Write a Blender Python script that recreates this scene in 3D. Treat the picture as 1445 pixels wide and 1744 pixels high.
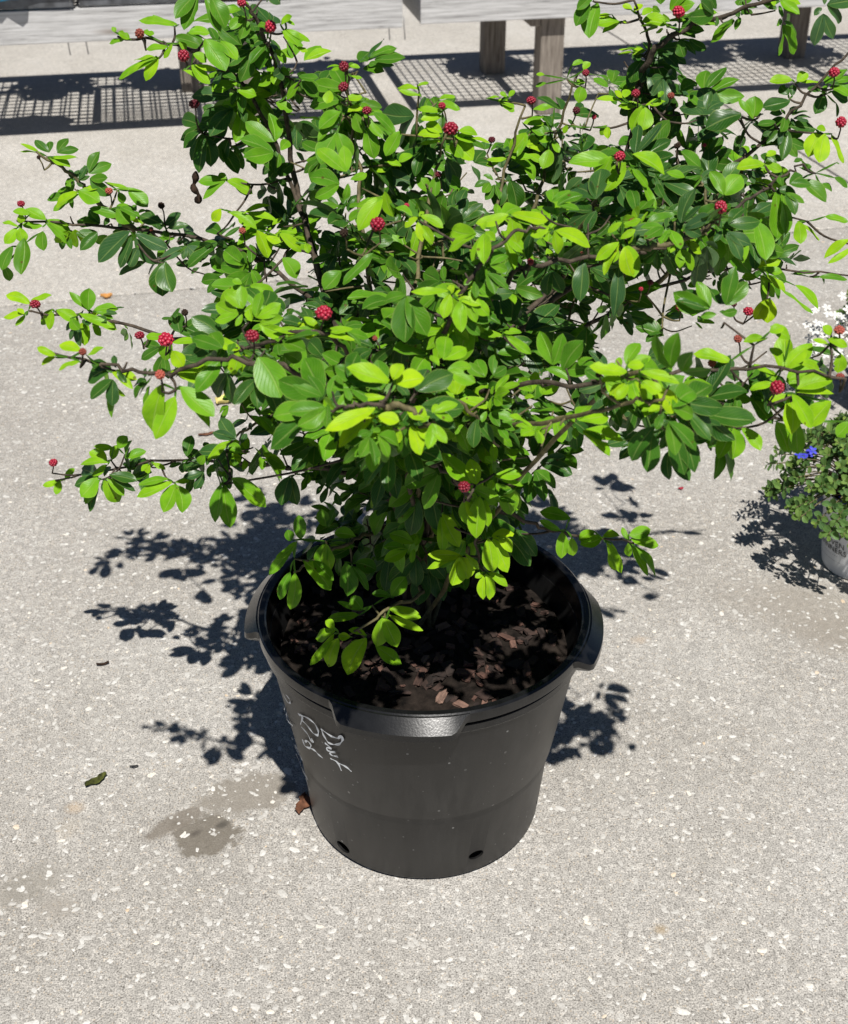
import bpy, bmesh, math, random
import numpy as np
from mathutils import Vector, Matrix, noise as mnoise
R = math.radians
rng = random.Random(7)
for o in list(bpy.data.objects): bpy.data.objects.remove(o, do_unlink=True)
scene = bpy.context.scene
COL = scene.collection

# ------------------------------------------------------------------ camera
FPX, CXP, CYP = 2300.0, 722.5, 872.0
PITCH, CAMD, CAMH = 32.09, 1.487, 1.4345
cd = bpy.data.cameras.new('camera'); cam = bpy.data.objects.new('camera', cd); COL.objects.link(cam)
cd.sensor_fit = 'VERTICAL'; cd.sensor_height = 36.0; cd.lens = 36.0 * FPX / 1744.0
cd.clip_start = 0.05; cd.clip_end = 500
cam.location = (0, -CAMD, CAMH); cam.rotation_euler = (R(90 - PITCH), 0, 0)
cd.dof.use_dof = True; cd.dof.focus_distance = 1.72; cd.dof.aperture_fstop = 11
scene.camera = cam
# ------------------------------------------------------------------ sky and sun
SUN = Vector((0.10, -0.55, 1.0)).normalized()
w = bpy.data.worlds.new('World'); scene.world = w; w.use_nodes = True
nt = w.node_tree; bg = nt.nodes['Background']
sky = nt.nodes.new('ShaderNodeTexSky'); sky.sky_type = 'NISHITA'; sky.sun_disc = False
sky.air_density = .5; sky.dust_density = .2
sky.sun_elevation = math.asin(SUN.z); sky.sun_rotation = math.atan2(SUN.x, SUN.y)
nt.links.new(sky.outputs[0], bg.inputs[0]); bg.inputs[1].default_value = 0.05
sd = bpy.data.lights.new('sun', 'SUN'); sun = bpy.data.objects.new('sun', sd); COL.objects.link(sun)
sd.energy = 5.0; sd.angle = R(0.53); sd.color = (1.0, 0.965, 0.91)
sun.rotation_euler = SUN.to_track_quat('Z', 'Y').to_euler(); sun.location = SUN * 10
vs = scene.view_settings
vs.view_transform = 'Standard'; vs.look = 'None'; vs.gamma = 1; vs.exposure = 0.28; vs.use_curve_mapping = False
scene.render.engine = 'CYCLES'
scene.cycles.max_bounces = 6; scene.cycles.diffuse_bounces = 3; scene.cycles.glossy_bounces = 2; scene.cycles.transmission_bounces = 3

# ------------------------------------------------------------------ pixel -> world
cp, sp = math.cos(R(PITCH)), math.sin(R(PITCH))
CAM = np.array([0, -CAMD, CAMH]); FW = np.array([0, cp, -sp]); UPV = np.array([0, sp, cp])
def ray(px, py): return FW + np.array([1, 0, 0]) * (px - CXP) / FPX + UPV * (CYP - py) / FPX
def at(px, py, y):
    d = ray(px, py); return CAM + d * ((y - CAM[1]) / d[1])
def ground(px, py, z=0.0):
    d = ray(px, py); return CAM + d * ((z - CAM[2]) / d[2])
def project(P):
    q = np.asarray(P, float) - CAM; z = q @ FW
    return np.stack([CXP + FPX * q[..., 0] / z, CYP - FPX * (q @ UPV) / z], -1)

# ------------------------------------------------------------------ helpers
def link(name, me, mat=None, parent=None):
    o = bpy.data.objects.new(name, me); COL.objects.link(o)
    if mat is not None and me is not None and not me.materials: me.materials.append(mat)
    if parent is not None: o.parent = parent
    return o
def tag(o, label=None, cat=None, group=None, kind=None):
    if label: o['label'] = label
    if cat: o['category'] = cat
    if group: o['group'] = group
    if kind: o['kind'] = kind
    return o
def empty(name, loc=(0, 0, 0), rz=0):
    o = bpy.data.objects.new(name, None); COL.objects.link(o); o.location = loc; o.rotation_euler = (0, 0, rz)
    o.empty_display_size = 0.05
    return o
def mesh(name, v, f, smooth=False):
    me = bpy.data.meshes.new(name); me.from_pydata([tuple(map(float, p)) for p in v], [], f); me.validate(); me.update()
    if smooth:
        for p in me.polygons: p.use_smooth = True
    return me
def bm_mesh(name, bm, smooth=False):
    me = bpy.data.meshes.new(name); bm.to_mesh(me); bm.free()
    if smooth:
        for p in me.polygons: p.use_smooth = True
    return me
def box(bm, c, s, bev=0.0):
    r = bmesh.ops.create_cube(bm, size=1.0)
    bmesh.ops.scale(bm, vec=s, verts=r['verts']); bmesh.ops.translate(bm, vec=c, verts=r['verts'])
    if bev:
        es = set(e for v in r['verts'] for e in v.link_edges)
        bmesh.ops.bevel(bm, geom=list(es), offset=bev, segments=2, affect='EDGES', profile=0.6)
def box_mesh(name, c, s, bev=0.004):
    bm = bmesh.new(); box(bm, c, s, bev); return bm_mesh(name, bm)
def lathe(profile, n=96, close=False, mod=None):
    v, f = [], []; m = len(profile)
    for i in range(n):
        a = 2 * math.pi * i / n
        for r, z in profile: v.append((r * math.cos(a), r * math.sin(a), z))
    k = m if close else m - 1
    for i in range(n):
        j = (i + 1) % n
        for q in range(k):
            q2 = (q + 1) % m
            f.append((i * m + q, j * m + q, j * m + q2, i * m + q2))
    return v, f
class Tubes:
    def __init__(s): s.v, s.f = [], []
    def add(s, pts, rad, k=6):
        pts = [Vector(p) for p in pts]; b = len(s.v); n = len(pts)
        for i, p in enumerate(pts):
            t = (pts[min(i + 1, n - 1)] - pts[max(i - 1, 0)])
            if t.length < 1e-7: t = Vector((0, 0, 1))
            t.normalize(); a = t.orthogonal().normalized() if i == 0 else (a - t * a.dot(t)).normalized()
            c = t.cross(a); r = rad[i] if hasattr(rad, '__len__') else rad
            for j in range(k):
                g = 2 * math.pi * j / k; s.v.append(p + (a * math.cos(g) + c * math.sin(g)) * r)
        for i in range(n - 1):
            for j in range(k):
                j2 = (j + 1) % k
                s.f.append((b + i * k + j, b + i * k + j2, b + (i + 1) * k + j2, b + (i + 1) * k + j))
        s.f.append(tuple(b + j for j in range(k))[::-1]); s.f.append(tuple(b + (n - 1) * k + j for j in range(k)))
    def mesh(s, name): return mesh(name, s.v, s.f, True)
def catmull(P, n=6):
    P = [np.array(p, float) for p in P]
    if len(P) < 3: return [P[0] + (P[-1] - P[0]) * t for t in np.linspace(0, 1, n + 1)]
    Q = [2 * P[0] - P[1]] + P + [2 * P[-1] - P[-2]]; out = []
    for i in range(1, len(Q) - 2):
        for t in np.linspace(0, 1, n, endpoint=False):
            a, b, c, d = Q[i - 1:i + 3]
            out.append(.5 * (2 * b + (c - a) * t + (2 * a - 5 * b + 4 * c - d) * t * t + (3 * b - a - 3 * c + d) * t ** 3))
    out.append(P[-1]); return out

# ------------------------------------------------------------------ materials
class NT:
    def __init__(s, name):
        s.m = bpy.data.materials.new(name); s.m.use_nodes = True; s.t = s.m.node_tree
        s.b = s.t.nodes['Principled BSDF']; s.out = s.t.nodes['Material Output']
    def n(s, typ, ins=None, **kw):
        d = s.t.nodes.new('ShaderNode' + typ)
        for k, v in kw.items(): setattr(d, k, v)
        for k, v in (ins or {}).items():
            if hasattr(v, 'is_output'): s.t.links.new(v, d.inputs[k])
            else: d.inputs[k].default_value = v
        return d
    def set(s, k, v):
        if hasattr(v, 'is_output'): s.t.links.new(v, s.b.inputs[k])
        else: s.b.inputs[k].default_value = v
    def math(s, op, a, b=0.0, c=0.0): return s.n('Math', {0: a, 1: b, 2: c}, operation=op).outputs[0]
    def mix(s, f, a, b, blend='MIX'):
        d = s.n('Mix', data_type='RGBA', blend_type=blend)
        for k, v in ((0, f), (6, a), (7, b)):
            if hasattr(v, 'is_output'): s.t.links.new(v, d.inputs[k])
            else: d.inputs[k].default_value = v if not isinstance(v, tuple) else (*v, 1)[:4]
        return d.outputs[2]
    def ramp(s, f, stops, interp='LINEAR'):
        d = s.n('ValToRGB', {0: f}); e = d.color_ramp; e.interpolation = interp
        while len(e.elements) < len(stops): e.elements.new(0.5)
        for el, (p, c) in zip(e.elements, stops):
            el.position = p; el.color = (*c, 1) if isinstance(c, tuple) else (c, c, c, 1)
        return d.outputs[0]
    def noise(s, vec, scale, detail=4, rough=.55, out=0):
        return s.n('TexNoise', {'Vector': vec, 'Scale': scale, 'Detail': detail, 'Roughness': rough}).outputs[out]
    def bump(s, h, strength, dist=.001): s.set('Normal', s.n('Bump', {'Height': h, 'Strength': strength, 'Distance': dist}).outputs[0])
def simple(name, col, rough=.6, spec=.5, var=0.15, scale=20, bump=0):
    t = NT(name); oc = t.n('TexCoord').outputs['Object']; f = t.noise(oc, scale, 5)
    c2 = tuple(max(0, c * (1 - var * 2)) for c in col); c3 = tuple(min(1, c * (1 + var)) for c in col)
    t.set('Base Color', t.ramp(f, [(.3, c2), (.7, c3)])); t.set('Roughness', rough); t.set('Specular IOR Level', spec)
    if bump: t.bump(t.noise(oc, scale * 6, 4), bump, .002)
    return t.m

def mat_concrete():
    t = NT('concrete'); P = t.n('NewGeometry').outputs['Position']
    base = t.ramp(t.noise(P, 2.3, 4), [(.3, (.40, .378, .345)), (.55, (.475, .455, .425)), (.75, (.53, .515, .49))])
    patch = t.noise(P, 14, 6, .65)
    base = t.mix(t.math('MULTIPLY', patch, .5), base, (.34, .318, .285), 'MIX')
    fine = t.noise(P, 420, 1, .7)
    base = t.mix(.85, base, t.ramp(fine, [(.30, (.36, .36, .36)), (.5, (.95, .95, .95)), (.68, (1.42, 1.42, 1.40))]), 'MULTIPLY')
    v2 = t.n('TexVoronoi', {'Vector': P, 'Scale': 150.0, 'Randomness': 1.0}); s2 = t.n('SeparateColor', {0: v2.outputs['Color']})
    base = t.mix(.9, base, t.ramp(s2.outputs[0], [(0, .80), (.5, .97), (.85, 1.08), (1, 1.28)]), 'MULTIPLY')
    # dark and tan sand grains
    vo = t.n('TexVoronoi', {'Vector': P, 'Scale': 330.0, 'Randomness': 1.0}); sc = t.n('SeparateColor', {0: vo.outputs['Color']})
    dark = t.math('MULTIPLY', t.math('LESS_THAN', sc.outputs[0], .075), t.math('LESS_THAN', vo.outputs['Distance'], .42))
    base = t.mix(t.math('MULTIPLY', dark, .7), base, (.10, .088, .075))
    tan = t.math('MULTIPLY', t.math('GREATER_THAN', sc.outputs[0], .9), t.math('LESS_THAN', vo.outputs['Distance'], .45))
    base = t.mix(t.math('MULTIPLY', tan, .5), base, (.60, .50, .38))
    # worn smears of rust, damp stains with outlines of their own
    off = t.n('VectorMath', {0: t.noise(P, 34, 5, .65, 1), 1: (.5, .5, .5)}, operation='SUBTRACT').outputs[0]
    def blob(c, r, stretch, ang, col, amt, edge=.25):
        nonlocal base
        m = t.n('Mapping', {'Vector': P, 'Location': (0, 0, 0)}, vector_type='TEXTURE')
        m.inputs['Location'].default_value = (c[0], c[1], 0); m.inputs['Rotation'].default_value = (0, 0, ang)
        m.inputs['Scale'].default_value = (r * stretch, r, 1)
        vv = t.n('VectorMath', {0: m.outputs[0], 1: t.n('VectorMath', {0: off, 'Scale': 1.5}, operation='SCALE').outputs[0]}, operation='ADD').outputs[0]
        sx = t.n('SeparateXYZ', {0: vv})
        d = t.math('SQRT', t.math('ADD', t.math('MULTIPLY', sx.outputs[0], sx.outputs[0]), t.math('MULTIPLY', sx.outputs[1], sx.outputs[1])))
        f = t.n('MapRange', {'Value': d, 'From Min': 1.0 - edge, 'From Max': 1.0 + edge, 'To Min': amt, 'To Max': 0.0}).outputs[0]
        base = t.mix(f, base, col)
    G = lambda px, py: ground(px, py)
    blob(G(352, 1422), .042, 1.15, .5, (.16, .14, .112), .85, .10)
    blob(G(378, 1404), .006, 1.6, .6, (.06, .055, .048), .7, .5)
    blob(G(335, 1418), .005, 1.6, .7, (.07, .06, .052), .6, .5)
    blob(G(300, 1402), .005, 1.6, .3, (.06, .055, .048), .7, .5)
    blob(G(300, 1398), .017, 3.0, .75, (.19, .165, .135), .8, .2)
    blob(G(425, 1350), .040, 1.7, .3, (.24, .215, .18), .75, .15)
    blob(G(40, 1512), .03, 1.8, .6, (.27, .25, .215), .6, .5)
    blob(G(1385, 1035), .075, 1.9, -.2, (.27, .24, .20), .5, .45)
    blob(G(1435, 1085), .05, 1.6, -.2, (.27, .24, .20), .5, .45)
    blob(G(128, 1375), .010, 1.2, 0, (.52, .37, .22), .4, .6)
    blob(G(118, 1410), .018, .8, 0, (.5, .43, .33), .25, .6)
    blob(G(1127, 1583), .007, 1.2, 0, (.40, .29, .15), .5, .6)
    blob(G(1090, 1090), .009, 1.5, 0, (.52, .38, .25), .3, .6)
    blob(G(100, 1545), .02, 1.2, 0, (.33, .30, .26), .5, .5)
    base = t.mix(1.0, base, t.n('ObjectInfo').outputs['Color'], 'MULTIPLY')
    t.set('Base Color', base); t.set('Roughness', .85); t.set('Specular IOR Level', .25)
    t.bump(t.math('ADD', t.noise(P, 230, 2, .7), t.math('MULTIPLY', s2.outputs[1], .25)), .55, .0016)
    return t.m
def mat_shell():
    t = NT('shell'); P = t.n('NewGeometry'); rnd = P.outputs['Random Per Island']
    c = t.ramp(rnd, [(0, (.46, .44, .405)), (.5, (.55, .535, .50)), (.9, (.66, .645, .61)), (.98, (.76, .70, .60)), (1, (.60, .47, .33))])
    c = t.mix(.5, c, t.ramp(t.noise(P.outputs['Position'], 300, 3), [(.35, .6), (.6, 1.0)]), 'MULTIPLY')
    t.set('Base Color', c); t.set('Roughness', .7); t.set('Specular IOR Level', .3); return t.m
def mat_wood(name, dark=False):
    t = NT(name); oc = t.n('TexCoord').outputs['Object']; oi = t.n('ObjectInfo').outputs['Random']
    m = t.n('Mapping', {'Vector': oc, 'Scale': (1.0, 22, 22) if not dark else (20, 20, 1.2)})
    off = t.n('VectorMath', {0: m.outputs[0], 1: t.n('CombineXYZ', {0: t.math('MULTIPLY', oi, 30), 1: t.math('MULTIPLY', oi, 11), 2: 0.0}).outputs[0]}, operation='ADD').outputs[0]
    warp = t.noise(off, 1.0, 3, .5)
    g = t.noise(t.n('VectorMath', {0: off, 1: t.n('CombineXYZ', {0: warp, 1: warp, 2: warp}).outputs[0]}, operation='ADD').outputs[0], 5.0, 7, .72)
    if dark: c = t.ramp(g, [(.3, (.07, .058, .048)), (.5, (.20, .172, .145)), (.72, (.33, .29, .245))])
    else: c = t.ramp(g, [(.30, (.15, .145, .14)), (.43, (.37, .365, .36)), (.55, (.50, .495, .49)), (.75, (.62, .615, .61))])
    kn = t.n('TexVoronoi', {'Vector': t.n('Mapping', {'Vector': off, 'Scale': (1.3, .32, .32)}).outputs[0], 'Scale': 1.0}).outputs['Distance']
    c = t.mix(t.n('MapRange', {'Value': kn, 'From Min': .02, 'From Max': .11, 'To Min': .75, 'To Max': 0.0}).outputs[0], c, (.16, .115, .08))
    t.set('Base Color', c); t.set('Roughness', .85); t.set('Specular IOR Level', .2); t.bump(g, .6, .003)
    return t.m
def mat_plastic_black():
    t = NT('black_plastic'); oc = t.n('TexCoord').outputs['Object']
    m = t.n('Mapping', {'Vector': oc, 'Scale': (60, 60, 7)})
    streak = t.noise(m.outputs[0], 1.0, 5, .65)
    big = t.noise(oc, 9, 4, .6)
    dust = t.math('MULTIPLY', t.math('SUBTRACT', streak, .42), t.n('MapRange', {'Value': big, 'From Min': .35, 'From Max': .7}).outputs[0])
    c = t.mix(t.n('MapRange', {'Value': dust, 'From Min': 0.0, 'From Max': .22}).outputs[0], (.0060, .0060, .0060), (.023, .0225, .0215))
    # lime spots left by water drops
    vo = t.n('TexVoronoi', {'Vector': oc, 'Scale': 150.0, 'Randomness': 1.0}); s = t.n('SeparateColor', {0: vo.outputs['Color']})
    sz = t.math('MULTIPLY', t.math('POWER', s.outputs[1], 2.0), .30)
    spots = t.math('MULTIPLY', t.math('LESS_THAN', vo.outputs['Distance'], sz), t.math('GREATER_THAN', s.outputs[0], .80))
    spots = t.math('MULTIPLY', spots, t.n('MapRange', {'Value': t.noise(oc, 13, 3), 'From Min': .40, 'From Max': .58}).outputs[0])
    c = t.mix(t.math('MULTIPLY', spots, .7), c, (.22, .22, .215))
    t.set('Base Color', c); t.set('Roughness', t.math('MULTIPLY_ADD', big, .2, .34)); t.set('Specular IOR Level', .5)
    t.bump(t.noise(oc, 500, 3), .12, .0006)
    return t.m
def mat_leaf(name, stops, trans=.4, sheen_rough=.36):
    t = NT(name); age = t.n('Attribute', attribute_name='age').outputs['Fac']; rnd = t.n('Attribute', attribute_name='rnd').outputs['Fac']
    uv = t.n('UVMap').outputs[0]; s = t.n('SeparateXYZ', {0: uv}); u, v = s.outputs[0], s.outputs[1]
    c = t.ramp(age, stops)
    P = t.n('NewGeometry'); pn = t.noise(P.outputs['Position'], 60, 2, .6)
    c = t.mix(1.0, c, t.ramp(pn, [(.25, (.70, .80, .70)), (.5, (1, 1, 1)), (.75, (1.22, 1.12, 1.0))]), 'MULTIPLY')
    c = t.mix(1.0, c, t.ramp(rnd, [(0, (.78, .84, .82)), (.5, (1, 1, 1)), (1, (1.18, 1.06, .9))]), 'MULTIPLY')
    au = t.math('ABSOLUTE', t.math('SUBTRACT', u, .5))
    mid = t.n('MapRange', {'Value': au, 'From Min': .014, 'From Max': .05, 'To Min': 1.0, 'To Max': 0.0}).outputs[0]
    sv = t.math('SINE', t.math('SUBTRACT', t.math('MULTIPLY', v, 46.0), t.math('MULTIPLY', au, 46.0)))
    sv = t.n('MapRange', {'Value': sv, 'From Min': .86, 'From Max': 1.0}).outputs[0]
    vein = t.math('MAXIMUM', mid, t.math('MULTIPLY', sv, .38))
    c = t.mix(t.math('MULTIPLY', vein, .55), c, t.mix(.5, c, (.42, .52, .16)))
    rimf = t.n('MapRange', {'Value': au, 'From Min': .44, 'From Max': .5, 'To Min': 0.0, 'To Max': .35}).outputs[0]
    c = t.mix(rimf, c, (.34, .42, .10))
    # pinprick blemishes on some blades
    vo = t.n('TexVoronoi', {'Vector': P.outputs['Position'], 'Scale': 120.0}); vc = t.n('SeparateColor', {0: vo.outputs['Color']})
    spot = t.math('MULTIPLY', t.math('LESS_THAN', vo.outputs['Distance'], .2), t.math('GREATER_THAN', vc.outputs[0], .965))
    c = t.mix(t.math('MULTIPLY', spot, .75), c, (.10, .05, .015))
    front = c
    back = t.mix(.45, c, (.16, .24, .12))
    c = t.mix(P.outputs['Backfacing'], front, back)
    t.set('Base Color', c); t.set('Roughness', t.math('MULTIPLY_ADD', age, -.10, sheen_rough)); t.set('Specular IOR Level', t.math('MULTIPLY_ADD', age, .26, .10))
    bp = t.n('Bump', {'Height': t.math('MULTIPLY', vein, -1.0), 'Strength': .5, 'Distance': .0012})
    t.set('Normal', bp.outputs[0])
    tr = t.n('BsdfTranslucent', {'Color': t.mix(1.0, front, (1.15, 1.2, .35), 'MULTIPLY')})
    mx = t.n('MixShader', {0: trans, 1: t.b.outputs[0], 2: tr.outputs[0]})
    t.t.links.new(mx.outputs[0], t.out.inputs[0]); return t.m
M = dict(
    concrete=mat_concrete(), shell=mat_shell(), board=mat_wood('weathered_board'), post=mat_wood('weathered_post', True),
    black=mat_plastic_black(),
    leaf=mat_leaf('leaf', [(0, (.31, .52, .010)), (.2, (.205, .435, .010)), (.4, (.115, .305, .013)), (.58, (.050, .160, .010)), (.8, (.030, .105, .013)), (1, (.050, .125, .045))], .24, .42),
    small_leaf=mat_leaf('small_leaf', [(0, (.17, .28, .065)), (.5, (.085, .18, .05)), (1, (.045, .11, .038))], .25, .5),
    bark=simple('shrub_bark', (.085, .066, .048), .85, .2, .35, 90, .6), twig=simple('twig', (.14, .12, .055), .7, .3, .3, 120, .3),
    bud_red=simple('bud_red', (.34, .012, .036), .42, .5, .25, 160), bud_dull=simple('bud_dull', (.33, .075, .05), .6, .3, .3, 160),
    bud_dark=simple('bud_dark', (.13, .008, .018), .5, .4, .3, 160), bud_dry=simple('bud_dry', (.045, .028, .02), .9, .1, .4, 160),
    soil=simple('soil', (.020, .015, .012), .95, .15, .45, 60, 1.0),
    ink=simple('paint_marker', (.72, .75, .78), .5, .4, .15, 90), wire=simple('galvanised_wire', (.28, .28, .28), .45, .5),
    white_pot=simple('white_pot', (.66, .67, .68), .35, .5, .06, 8), print_black=simple('print_black', (.03, .03, .03), .5),
    petal_white=simple('petal_white', (.64, .64, .61), .6, .3, .05, 40), petal_blue=simple('petal_blue', (.055, .06, .52), .55, .3, .2, 40),
    tray=simple('tray_grey', (.10, .105, .115), .35, .6, .3, 30), tray_web=simple('tray_web', (.34, .36, .38), .4, .5, .2, 30), blue=simple('blue_plastic', (.01, .30, .55), .4),
    dry_orange=simple('dry_orange', (.62, .30, .09), .8, .2, .3, 60), dry_yellow=simple('dry_yellow', (.72, .62, .22), .8, .2, .2, 60),
    dry_brown=simple('dry_brown', (.19, .085, .048), .85, .2, .4, 60), dry_green=simple('dry_green', (.085, .095, .02), .8, .2, .6, 60),
    groove=simple('joint_dirt', (.06, .052, .042), .95, .1, .4, 60), pot_black2=simple('tray_pot', (.02, .02, .02), .4),
)
def tint(m):
    t = m.node_tree; b = t.nodes['Principled BSDF']; l = b.inputs['Base Color'].links[0]; src = l.from_socket
    oi = t.nodes.new('ShaderNodeObjectInfo'); hs = t.nodes.new('ShaderNodeHueSaturation'); mr = t.nodes.new('ShaderNodeMapRange')
    t.links.new(oi.outputs['Random'], mr.inputs[0]); mr.inputs[3].default_value = .55; mr.inputs[4].default_value = 1.35
    t.links.new(mr.outputs[0], hs.inputs['Value']); t.links.new(src, hs.inputs['Color']); t.links.new(hs.outputs[0], b.inputs['Base Color'])
for k_ in ('bud_red', 'bud_dull', 'bud_dark'): tint(M[k_])
def mat_chip():
    t = NT('bark_chip'); oi = t.n('ObjectInfo').outputs['Random']; oc = t.n('TexCoord').outputs['Object']
    c = t.ramp(oi, [(0, (.020, .013, .010)), (.55, (.055, .030, .022)), (.85, (.14, .070, .050)), (1, (.26, .16, .12))])
    n1 = t.noise(t.n('Mapping', {'Vector': oc, 'Scale': (60, 260, 260)}).outputs[0], 1, 5, .7)
    c = t.mix(.9, c, t.ramp(n1, [(.3, .35), (.65, 1.15)]), 'MULTIPLY'); t.set('Base Color', c); t.set('Roughness', .9); t.bump(n1, .8, .002); return t.m
M['chip'] = mat_chip()
M['gloss_black'] = simple('gloss_black', (.0080, .0083, .0088), .21, .5, .2, 60, .05)

# ------------------------------------------------------------------ the ground: joint-cut concrete slabs
GA = math.atan2(.127, .509); gu = np.array([math.cos(GA), math.sin(GA)]); gv = np.array([-math.sin(GA), math.cos(GA)])
j0 = ground(0, 522)[:2]; jc = ground(1427, 299)[:2]; J0v = j0 @ gv; J0u = jc @ gu
t = 60.0
gr = link('ground', mesh('ground', [(-t, -t, -.016), (t, -t, -.016), (t, t, -.016), (-t, t, -.016)], [(0, 1, 2, 3)]), M['groove'])
tag(gr, kind='structure')
ucuts = [J0u - 8.4, J0u - 4.2, J0u, J0u + 4.2, J0u + 8.4]; vcuts = [J0v - 7.2, J0v - 3.9, J0v, J0v + 3.9, J0v + 7.8, J0v + 11.7, J0v + 15.6]
for a, b in zip(ucuts, ucuts[1:]):
    for c, d in zip(vcuts, vcuts[1:]):
        bm = bmesh.new(); box(bm, ((a + b) / 2, (c + d) / 2, -.04), (b - a - .011, d - c - .011, .08), .005)
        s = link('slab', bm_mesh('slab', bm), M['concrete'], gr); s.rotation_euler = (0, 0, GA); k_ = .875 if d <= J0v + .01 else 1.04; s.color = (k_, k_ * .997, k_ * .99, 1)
# broken shell aggregate standing just proud of the worn surface
def shells():
    r = np.random.default_rng(3); V, F = [], []
    n = 27000
    for i in range(n):
        y = -1.0 + 4.3 * r.random() ** 1.1; x = (r.random() * 2 - 1) * (0.55 + .33 * (y + 1.3))
        sz = .0010 + .0026 * r.random() ** 1.9 + (.0022 * r.random() if r.random() < .12 else 0)
        k = r.integers(8, 12); a0 = r.random() * 6.28; st = 1 + r.random() * 1.1; ro = r.random() * 3.14
        b = len(V); cz = .00035 + .0005 * r.random()
        ang = a0 + (np.arange(k) + r.uniform(-.3, .3, k)) * 6.283 / k
        for g in ang:
            rr = sz * (.7 + .5 * r.random()); px, py = rr * st * math.cos(g), rr * math.sin(g)
            V.append((x + px * math.cos(ro) - py * math.sin(ro), y + px * math.sin(ro) + py * math.cos(ro), .0002))
        V.append((x, y, cz + .0002))
        for q in range(k): F.append((b + q, b + (q + 1) % k, b + k))
    return mesh('shell_fragments', V, F)
sf = tag(link('shell_fragments', shells(), M['shell'], gr), kind='stuff')

# ------------------------------------------------------------------ benches behind
BA = R(11.2)
def bench(name, p0, x0, x1, legs_f, legs_b, label, depth=.62):
    """p0: ground point of a front leg; local x runs along the front board, y away from the viewer"""
    b = empty(name, (p0[0], p0[1], 0), BA); tag(b, label, 'bench', 'nursery benches behind the shrub')
    HB, BH = .357, .108
    def part(nm, c, s, m, bev=.004):
        o = link(nm, box_mesh(nm, (0, 0, 0), s, bev), m, b); o.location = c; return o
    part('front_board', ((x0 + x1) / 2, -.066, HB + BH / 2), (x1 - x0, .038, BH), M['board'])
    part('back_board', ((x0 + x1) / 2, depth + .066, HB + BH / 2), (x1 - x0, .038, BH), M['board'])
    for x in (x0 + .019, x1 - .019): part('end_board', (x, depth / 2, HB + BH / 2 - .002), (.037, depth + .09, BH - .006), M['board'])
    for x in legs_f: part('leg', (x, 0, (HB + BH * .8) / 2), (.09, .09, HB + BH * .8), M['post'], .006)
    for x in legs_b: part('leg', (x, depth, (HB + BH * .8) / 2), (.09, .09, HB + BH * .8), M['post'], .006)
    for x in legs_f: part('cross_beam', (x - .066, depth / 2, HB + .03), (.038, depth + .085, .13), M['post'])
    g = Tubes(); z = HB + BH - .005
    x = x0 + .03
    while x < x1 - .02: g.add([(x, -.04, z), (x, depth + .04, z)], .0045, 4); x += .034
    y = -.03
    while y < depth + .04: g.add([(x0 + .01, y, z + .005), (x1 - .01, y, z + .005)], .0045, 4); y += .05
    tag(link('wire_grating', g.mesh('wire_grating'), M['wire'], b), kind='stuff')
    return b, part
pL = ground(420, 224); pR = ground(930, 190)
dux = np.array([math.cos(BA), math.sin(BA)])
bL, partL = bench('bench', pL, -2.2, .565, [0, -1.5], [-.16, -1.62], 'low weathered timber bench with grey plastic trays along its front board')
bR, partR = bench('bench', pR, -.50, 2.9, [0, 1.33, 2.7], [-.06, 1.27, 2.6], 'low weathered timber bench with knotty board, empty front, standing on square posts')
for b, xs in ((bL, (-.585, -.525)), (bL, (.52, .575))):
    for x in xs:
        tb = Tubes(); tb.add([(0, 0, .03), (.001, .001, 0), (.004, 0, -.048)], .0022, 5)
        h = link('wire_hook', tb.mesh('wire_hook'), M['wire'], b); h.location = (x, -.05, .357)
# trays standing on the left bench
def tray(parent_bench, x, wd, label, dy=0.0):
    c = Vector((pL[0], pL[1], 0)) + Matrix.Rotation(BA, 3, 'Z') @ Vector((x, .17 + dy, .469))
    tr = empty('plant_tray', c, BA + rng.uniform(-.02, .02)); tag(tr, label, 'tray', 'grey plastic trays along the bench edge')
    bm = bmesh.new(); d = .52
    for sx in (-1, 1): box(bm, (sx * (wd / 2 - .004), 0, .03), (.008, d - .002, .054))
    for sy in (-1, 1): box(bm, (0, sy * (d / 2 - .004), .03), (wd - .018, .008, .052))
    link('tray_body', bm_mesh('tray_body', bm), M['tray'], tr)
    bm = bmesh.new()
    for sy in (-1, 1): box(bm, (0, sy * (d / 2 + .006), .056), (wd + .012, .026, .007), .002)
    for sx in (-1, 1): box(bm, (sx * (wd / 2 + .003), 0, .0555), (.020, d - .03, .006), .002)
    link('rim', bm_mesh('rim', bm), M['tray'], tr)
    bm = bmesh.new(); k = 7
    for i in range(1, k): box(bm, (-wd / 2 + wd * i / k, 0, .046), (.008, d - .02, .006))
    for i in range(1, 11): box(bm, (0, -d / 2 + d * i / 11, .0475), (wd - .02, .012, .0065))
    link('web', bm_mesh('web', bm), M['tray_web'], tr)
    return tr
tray(bL, -1.15, .38, 'grey plastic tray standing leftmost on the bench, next to the tray holding a blue bag')
tb_ = tray(bL, -.745, .40, 'grey plastic tray holding a blue plastic bag', .0)
tray(bL, -.345, .37, 'grey plastic tray between the blue bag tray and the wide tray', .01)
tray(bL, .08, .46, 'wide grey plastic tray on the bench beside its gap', .005)
bb = bmesh.new(); bmesh.ops.create_icosphere(bb, subdivisions=3, radius=1)
for v in bb.verts:
    q = mnoise.noise(v.co * 2.3) * .35; v.co *= 1 + q; v.co = Vector((v.co.x * .13, v.co.y * .10, v.co.z * .035))
bo = link('blue_bag', bm_mesh('blue_bag', bb, True), M['blue']); bo.location = tb_.location + Vector((.02, -.21, .062)); tag(bo, 'crumpled blue plastic bag lying in a grey tray', 'bag')

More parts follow.
